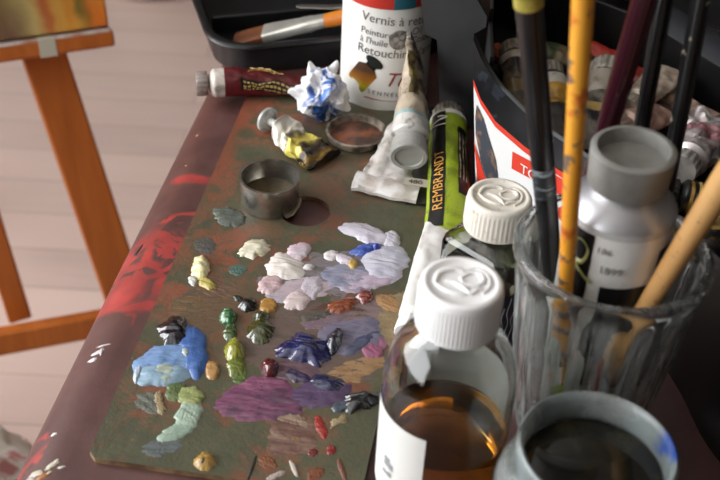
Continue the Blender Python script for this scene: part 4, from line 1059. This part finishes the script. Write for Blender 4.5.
wallquad('side_wall', (.0865, .735), (.088, .896), .10, .17)
Pb, nb = V(.112, .875, T), V(-.185, -.233, 0).normalized()
ba, bb = onplane(640, 17, Pb, nb), onplane(735, 100, Pb, nb)
def bh(x): return ba.z-T+(bb.z-ba.z)*(x-ba.x)/(bb.x-ba.x)
xm = ba.x; ym = ba.y
wallquad('back_wall', (.088, .896), (xm, ym), bh(xm), bh(xm), lip=.0)
wallquad('back_wall', (xm, ym), (.345, .690), bh(xm), max(.03, bh(.345)), lip=.036)
wallquad('side_wall', (.345, .690), (.222, .372), .07, .035)
pl = [L3(q.x-n_.x*.002, q.y-n_.y*.002, 0) for q, n_ in zip(wallp, nrm)]+[L3(.345, .690, 0), L3(.088, .896, 0), L3(.0865, .735, 0)]
MB().prism(pl, .0002, .015).build('bottom', BOXM, bx_)
# torn flap standing at the box's far-left corner
P0, nf = V(.0840, .726, T), V(-.42, -.9, 0).normalized()
px = [(440, 128), (474, 130), (476, 84), (474, 34), (486, 27), (487, 17), (474, -6), (440, -26), (418, -22), (425, 34), (437, 40)]
fp = [onplane(u, v, P0, nf) for u, v in px]
fp = [q if q.z > T+.001 else V(q.x, q.y, T+.001) for q in fp]
a = [q-org for q in fp]; b = [q-org-nf*.003 for q in fp]
m = MB(); m.loops([a, b], cap0=True, cap1=True); m.build('torn_flap', M('dark_grey_card', (34, 34, 35), .5, c2=(44, 44, 45), scale=25, bump=.05), bx_, smooth=20)

tray('plastic_tray', 'black plastic tray behind the box of paint tubes', V(.158, .926, T), math.radians(-38.5), .42, .20, .045)
# tubes heaped in the box
def boxtube(label, pa, pb, za, zb, r, stops, capc, dirt=None, metal=.1, crumple=.002, wide=1.4, cap_r=.85, cap_h=.011, flat=1.6, damt=.6, rough=.38):
    A, B = at(pa[0], pa[1], za), at(pb[0], pb[1], zb)
    t = thing('paint_tube', label, 'paint tube', A, frame(A, B), 'tubes of oil paint in the black box')
    L = (B-A).length
    tb = Tube(L, r, flat, crumple, len(label)*3.3, wide=wide, thin=.0014, lie=False)
    st = [(0 if i == 0 else L*f_, c) for i, (f_, c) in enumerate(stops)]+[(L, (0, 0, 0))]
    tb.body('tube_body', tubemat(st, rough, metal, dirt, damt, 60), t)
    capmesh(r*cap_r, cap_h, 16).build('cap', M('tube_cap_%d_%d_%d' % capc, capc, .45, c2=tuple(int(q*.7) for q in capc), scale=90), t)
    return t, tb
K, W_, GD, BG, AL = (28, 27, 28), (208, 202, 192), (176, 140, 70), (168, 152, 136), (176, 172, 168)
boxtube('navy and gold tube with a beige cap standing up behind the label rim', (515, 62), (528, 140), .047, .030, .0125, [(0, (186, 176, 160)), (.09, (30, 32, 42)), (.35, (120, 100, 66)), (.5, (58, 52, 44))], (150, 138, 122), (130, 112, 86), .1)
boxtube('gold banded tube with a grey cap between the thick black brush and the yellow brush', (551, 84), (566, 170), .046, .028, .0125, [(0, (196, 192, 184)), (.12, (196, 150, 54)), (.34, (40, 38, 36)), (.7, (120, 96, 56))], (140, 134, 124), (60, 52, 40), .1)
boxtube('dull grey tube with a wide grey cap behind the yellow brush', (604, 84), (590, 150), .054, .040, .0150, [(0, (146, 136, 124)), (.3, (40, 38, 36)), (.45, (170, 140, 76)), (.55, (30, 29, 29))], (152, 146, 134), (110, 98, 82), .15, cap_h=.014)
boxtube('olive green stained tube lying along the back of the box', (540, 55), (596, 64), .036, .036, .0110, [(0, (60, 76, 48)), (.3, (92, 84, 58)), (.6, (58, 60, 44))], (66, 78, 50), (130, 110, 80), .1, damt=.8)
boxtube('red edged tube lying against the black back wall', (590, 52), (664, 90), .034, .032, .0095, [(0, (176, 52, 38)), (.4, (150, 44, 34)), (.7, (120, 40, 32))], (120, 40, 32), (40, 34, 32), .05, damt=.35)
boxtube('flattened beige foil tube between the two thin black brushes', (637, 100), (672, 70), .046, .044, .0090, [(0, (196, 184, 168)), (.4, (206, 192, 176))], (150, 140, 126), (150, 120, 100), .3, wide=1.7, flat=.6)
boxtube('pinkish beige dented tube below the beige foil one', (628, 126), (672, 108), .040, .038, .0120, [(0, (176, 146, 132)), (.5, (190, 160, 146)), (.75, (60, 46, 42))], (150, 128, 116), (110, 70, 60), .2)
boxtube('shiny crushed silver and pink foil tube at the right of the heap', (688, 160), (722, 118), .046, .044, .0135, [(0, (206, 198, 196)), (.35, (198, 150, 156)), (.6, (212, 206, 204))], (160, 156, 150), (120, 60, 76), .55, crumple=.006, wide=1.6, flat=1.0, rough=.25)
boxtube('crumpled beige tube under the silver and pink one', (664, 176), (708, 128), .032, .030, .0115, [(0, (190, 172, 154)), (.5, (172, 150, 134))], (150, 138, 122), (70, 52, 44), .2, crumple=.004)
boxtube('black tube with gold rings beside the tumbler rim', (684, 196), (728, 206), .036, .034, .0115, [(0, K), (.08, GD), (.16, K), (.26, (196, 170, 96)), (.34, K), (.6, GD), (.66, K)], (44, 42, 40), (150, 120, 60), .1, damt=.5)
boxtube('black and ochre tube lowest in the heap by the wooden brush handle', (706, 254), (724, 214), .034, .034, .0105, [(0, K), (.3, (150, 122, 60)), (.42, K), (.7, (176, 160, 120))], (40, 38, 36), (160, 130, 70), .1)
boxtube('black tube with gold lettering marks below the gold banded one', (584, 124), (566, 180), .029, .028, .0105, [(0, K), (.2, GD), (.26, K), (.5, (160, 128, 66)), (.58, K)], (34, 33, 33), (140, 112, 60), .1)
boxtube('brown smeared tube wedged behind the maroon brush', (612, 128), (628, 158), .034, .030, .0110, [(0, (110, 92, 76)), (.5, (60, 50, 44))], (96, 84, 72), (150, 130, 106), .1)
boxtube('orange capped dark tube beside the torn flap', (508, 60), (536, 78), .030, .027, .0085, [(0, (60, 46, 40)), (.5, (90, 70, 56))], (176, 84, 44), (120, 90, 70), .1)

boxtube('long pale pinkish tube lying along the right of the heap near the back wall', (662, 98), (724, 128), .030, .030, .0100, [(0, (186, 160, 144)), (.5, (172, 146, 132)), (.8, (90, 74, 66))], (150, 132, 118), (96, 70, 60), .15, damt=.5)
boxtube('gold striped black tube between the speckled brush and the grey cap', (650, 200), (684, 176), .034, .032, .0095, [(0, K), (.1, (150, 124, 66)), (.2, K), (.4, (176, 150, 90)), (.5, K), (.75, (120, 100, 60))], (50, 47, 44), (150, 120, 60), .1, damt=.4)
boxtube('beige and brown crushed tube under the thin black brush', (634, 146), (660, 134), .030, .029, .0105, [(0, (170, 152, 134)), (.4, (110, 92, 78))], (140, 124, 108), (60, 48, 40), .2, crumple=.004)
boxtube('dark olive tube at the very edge of the heap beyond the wooden brush', (700, 226), (730, 182), .027, .027, .0095, [(0, (60, 58, 44)), (.3, (150, 130, 80)), (.45, (40, 38, 34))], (52, 50, 46), (130, 110, 70), .1)

# ================================================================== easel and canvas
c0 = deep(113, 43, 1.27); yaw = math.radians(24); back = math.radians(15)
EX = V(math.cos(yaw), math.sin(yaw), 0); EN = V(math.sin(yaw), -math.cos(yaw), 0)
EUP = (V(0, 0, 1)*math.cos(back)-EN*math.sin(back)).normalized(); ENN = EX.cross(EUP)
RE = Matrix((EX, EUP, ENN)).transposed()
if ENN.dot(CAM-c0) < 0: ENN = -ENN
foot = c0-EUP*(c0.z/EUP.z)           # where the easel's plane meets the floor
es = thing('easel', 'orange brown wooden studio easel standing on the plank floor', 'easel', V(foot.x, foot.y, 0), Matrix((EX, EUP, EX.cross(EUP))).transposed())
RI = Matrix((EX, EUP, EX.cross(EUP))).transposed().inverted()
f0 = V(foot.x, foot.y, 0)
def ep(u, v, off=0): return RI @ (onplane(u, v, c0, ENN)-f0)+V(0, 0, off)
n = N('easel_wood'); c = n.mix(n.fac(n.noise(22, 5, .6, stretch=(3, .4, 3)), .3, .7), rgb(190, 106, 42), rgb(164, 86, 32)); n.set(col=c, rough=.42); n.bump(n.noise(60, 3, stretch=(3, .4, 3)), .1); EW = n.m
def beam(name, a, b, w, d, par, mat=EW, z=0, trim0=None):
    """bar in the easel plane between two points, w wide and d deep"""
    dx = (b-a); dx.z = 0; s_ = V(-dx.y, dx.x).normalized()*w/2
    o = MB(); z0_, z1_ = a.z+z-d, a.z+z
    o.add([a-s_, b-s_, b+s_, a+s_], []); vs = []
    vs = [V(q.x, q.y, zz) for zz in (z0_, z1_) for q in (a-s_, b-s_, b+s_, a+s_)]
    return MB().add(vs, [(0, 3, 2, 1), (4, 5, 6, 7), (0, 1, 5, 4), (1, 2, 6, 5), (2, 3, 7, 6), (3, 0, 4, 7)]).build(name, mat, par, bevel=.003)
# right leg
a, b = ep(20, 55), ep(88, 250)
a2, b2 = ep(67, 55), ep(128, 250)
lw = abs((a2-a).cross((b-a).normalized()).z); top = (a+a2)/2; bot = (b+b2)/2
d = (bot-top); up_ = top-d*1.1; low = top+d*(top.y/(top.y-bot.y))
low.z = top.z = up_.z = 0
beam('leg', V(up_.x, up_.y, 0), V(low.x, low.y+.015, 0), lw, .022, es, z=-.002)
cx = top.x-.215
mir = lambda q: V(2*cx-q.x, q.y, q.z)
beam('leg', mir(V(up_.x, up_.y, 0)), mir(V(low.x, low.y+.015, 0)), lw, .022, es, z=-.002)
# crossbar low between the legs, its top edge from (0,340) to (88,315)
p0, p1, p2 = ep(-5, 361), ep(88, 337), ep(88, 314)
cbw = (p2-p1).length*.92; m0, m1 = ep(-5, 343), ep(88, 326)
d = (m1-m0).normalized()
y_ = (m0.y+m1.y)/2
beam('crossbar', V(mir(low).x+.05, m0.y-(m0.x-mir(low).x-.05)*d.y/d.x, 0), V(low.x-.0, m1.y+(low.x-m1.x)*d.y/d.x, 0), cbw, .024, es, z=.010)
q0, q1 = ep(4, 268), ep(24, 332)
dd = (q1-q0).normalized(); beam('brace', q0-dd*.32+V(0, 0, -.030), q1+V(0, 0, -.030), .028, .018, es)
# ledge holding the canvas
e1, e0 = ep(110, 40), ep(0, 55)
ld = MB(); le = V(cx*2-e1.x, 0, 0).x
ld.box((le, e1.y-.0, -.004), (e1.x, e1.y+.018, .034)); led = ld.build('ledge', EW, es, bevel=.003)
ledge_top = e1.y+.018; 
n = N('worn_white_paint'); n.set(col=n.mix(n.fac(n.noise(30, 5, .7), .45, .6), rgb(206, 196, 190), rgb(170, 120, 96)), rough=.5)
MB().box((le+.004, ledge_top-.001, .003), (e1.x-.004, ledge_top+.0008, .0338)).build('paint_spill', n.m, led)
tp = ep(44, 44)
MB().box((tp.x-.009, e1.y-.0005, .020), (tp.x+.009, ledge_top+.0014, .0346)).build('tape', M('pale_masking_tape', (186, 182, 164), .55), led)
# rear leg of the easel
rl_ = RI @ (V(f0.x, f0.y, 0)+EN*-.55+EX*(cx)-f0)
rt_ = V(cx, .95, -.03)
MB().tube([rt_, V(cx, rl_.y+.02, rl_.z)], .022, 4).build('rear_leg', EW, es, smooth=20)
# canvas
n = N('abstract_painting')
w1 = n.warp(.030, 22, 3)
f = n.noise(9, 3, .5, vec=w1, stretch=(1.4, .5, 1))
c = n.ramp(f, [(.34, rgb(214, 150, 56)), (.44, rgb(226, 136, 44)), (.50, rgb(206, 92, 34)), (.56, rgb(228, 138, 44)), (.66, rgb(224, 176, 84))])
sp = n.n('ShaderNodeSeparateXYZ'); n.link(w1, sp.inputs[0])
L_ = lambda u, v: (ep(u, v).x, ep(u, v).y-ledge_top)
for (u, v, rx, ry, an, amt, cc) in ((22, 20, .020, .075, .25, .9, (240, 222, 140)), (46, 16, .008, .04, 0, .7, (196, 70, 40)), (55, 20, .006, .05, 0, .5, (230, 190, 90)), (78, 12, .008, .05, 0, .85, (98, 100, 44)), (92, 20, .012, .03, 0, .6, (222, 108, 36)), (70, 28, .012, .012, 0, .6, (232, 170, 70)), (-6, 30, .030, .045, .5, 1, (84, 60, 80)), (-40, 0, .05, .10, .3, .8, (150, 90, 60)), (-70, -60, .12, .12, 0, .7, (96, 104, 60))):
    q = L_(u, v); c = n.mix(n.math('MULTIPLY', n.ellipse(w1, q[0], q[1], rx, ry, an, .5), amt), c, rgb(*cc))
n.set(col=c, rough=.45); n.bump(n.noise(70, 5), .3)
cw = e1.x-.004-(le+.004)
cv = thing('canvas_painting', 'oil painting in orange, yellow and purple standing on the easel ledge', 'painting', f0+RE @ V(0, ledge_top+.0035, 0), Matrix((EX, EUP, EX.cross(EUP))).transposed())
MB().box((le+.006, .0, .006), (e1.x-.003, .52, .0255)).build('painted_face', n.m, cv, bevel=.002)
MB().box((le+.0055, -.0002, .0045), (e1.x-.0025, .521, .0225)).build('canvas_edge', M('raw_canvas_edge', (216, 206, 184), .7), cv)

# ================================================================== things on the floor
P = deep(10, 442, 1.24)
n = N('white_rag'); wr = n.warp(.03, 25)
sp = n.n('ShaderNodeSeparateXYZ'); n.link(n.obj, sp.inputs[0])
n.set(col=n.mix(n.math('MULTIPLY', n.fac(n.noise(16, 4), .56, .62), .8), rgb(244, 240, 230), rgb(190, 90, 92)), rough=.8); n.bump(n.noise(60, 4), .4)
H = P.z+.045; ls = []
for i in range(26):
    s_ = i/25; l = []
    for j in range(72):
        a = 2*pi*j/72; q = V(math.cos(a), math.sin(a), s_*2)
        fold = 1+.07*math.sin(a*5+s_*3)+.16*noise.noise(q*1.7)+.12*(1-2*abs(noise.noise(q*3.3)))
        r = .15*fold*(1-.30*s_)*(1 if s_ < .6 else math.sqrt(max(0.0, 1-((s_-.6)/.405)**2)))
        l.append(V(r*1.15*math.cos(a), r*math.sin(a), H*min(1, s_*1.02)*(1+.22*noise.noise(V(math.cos(a)*r*18, math.sin(a)*r*18, 4))*(s_ > .5))))
    ls.append(l)
o = MB().loops(ls, cap0=True, cap1=True).build('cloth_bag', n.m, smooth=70); o.location = (P.x-.105, P.y-.07, 0)
tag(o, 'crumpled off-white cloth bag with red stains on the floor beside the table', 'bag')
P = at(138, 2, -T)
o = MB().lathe([(.001, 0), (.07, 0), (.085, .004), (.10, .03), (.105, .05), (.098, .05), (.09, .03), (.07, .008), (.001, .008)], 48, cap0=True, cap1=True).build('white_bowl', M('white_glaze', (226, 224, 218), .3), smooth=50); o.location = (P.x, P.y+.085, 0)
tag(o, 'white bowl standing on the plank floor beyond the easel', 'bowl')

# ================================================================== light and camera
wd = bpy.data.worlds.new('sky'); sc.world = wd; wd.use_nodes = True
bg = wd.node_tree.nodes['Background']; bg.inputs[0].default_value = (.75, .87, 1, 1); bg.inputs[1].default_value = 1.0
def area(name, loc, look, sx_, sy_, power, col=(1, 1, 1)):
    l = bpy.data.lights.new(name, 'AREA'); l.shape = 'RECTANGLE'; l.size = sx_; l.size_y = sy_; l.energy = power; l.color = col
    o = bpy.data.objects.new(name, l); COL.objects.link(o); o.location = loc
    o.rotation_euler = (Vector(look)-Vector(loc)).to_track_quat('-Z', 'Y').to_euler(); return o
area('window_daylight', (-2.14, (WY0+WY1)/2, (WZ0+WZ1)/2), (5, (WY0+WY1)/2, (WZ0+WZ1)/2), WY1-WY0, WZ1-WZ0, 235, (.98, .99, 1.0))
cd = bpy.data.cameras.new('camera'); cam = bpy.data.objects.new('camera', cd); COL.objects.link(cam)
cd.sensor_width = 22.3; cd.lens = FPX/720*22.3; cd.clip_start = .02
F_ = V(0, math.cos(PITCH), -math.sin(PITCH)); U_ = V(0, math.sin(PITCH), math.cos(PITCH)); X_ = V(1, 0, 0)
x_ = X_*math.cos(ROLL)+U_*math.sin(ROLL); y_ = -X_*math.sin(ROLL)+U_*math.cos(ROLL)
cam.matrix_world = Matrix.Translation(CAM) @ Matrix((x_, y_, -F_)).transposed().to_4x4()
cd.dof.use_dof = True; cd.dof.focus_distance = .70; cd.dof.aperture_fstop = 6.3
sc.camera = cam
sc.view_settings.view_transform = 'Standard'; sc.view_settings.look = 'None'; sc.view_settings.gamma = 1; sc.view_settings.use_curve_mapping = False
sc.view_settings.exposure = -0.8
sc.cycles.use_denoising = True
sc.cycles.max_bounces = 16; sc.cycles.transmission_bounces = 14; sc.cycles.transparent_max_bounces = 12; sc.cycles.glossy_bounces = 6; sc.cycles.sample_clamp_indirect = 6
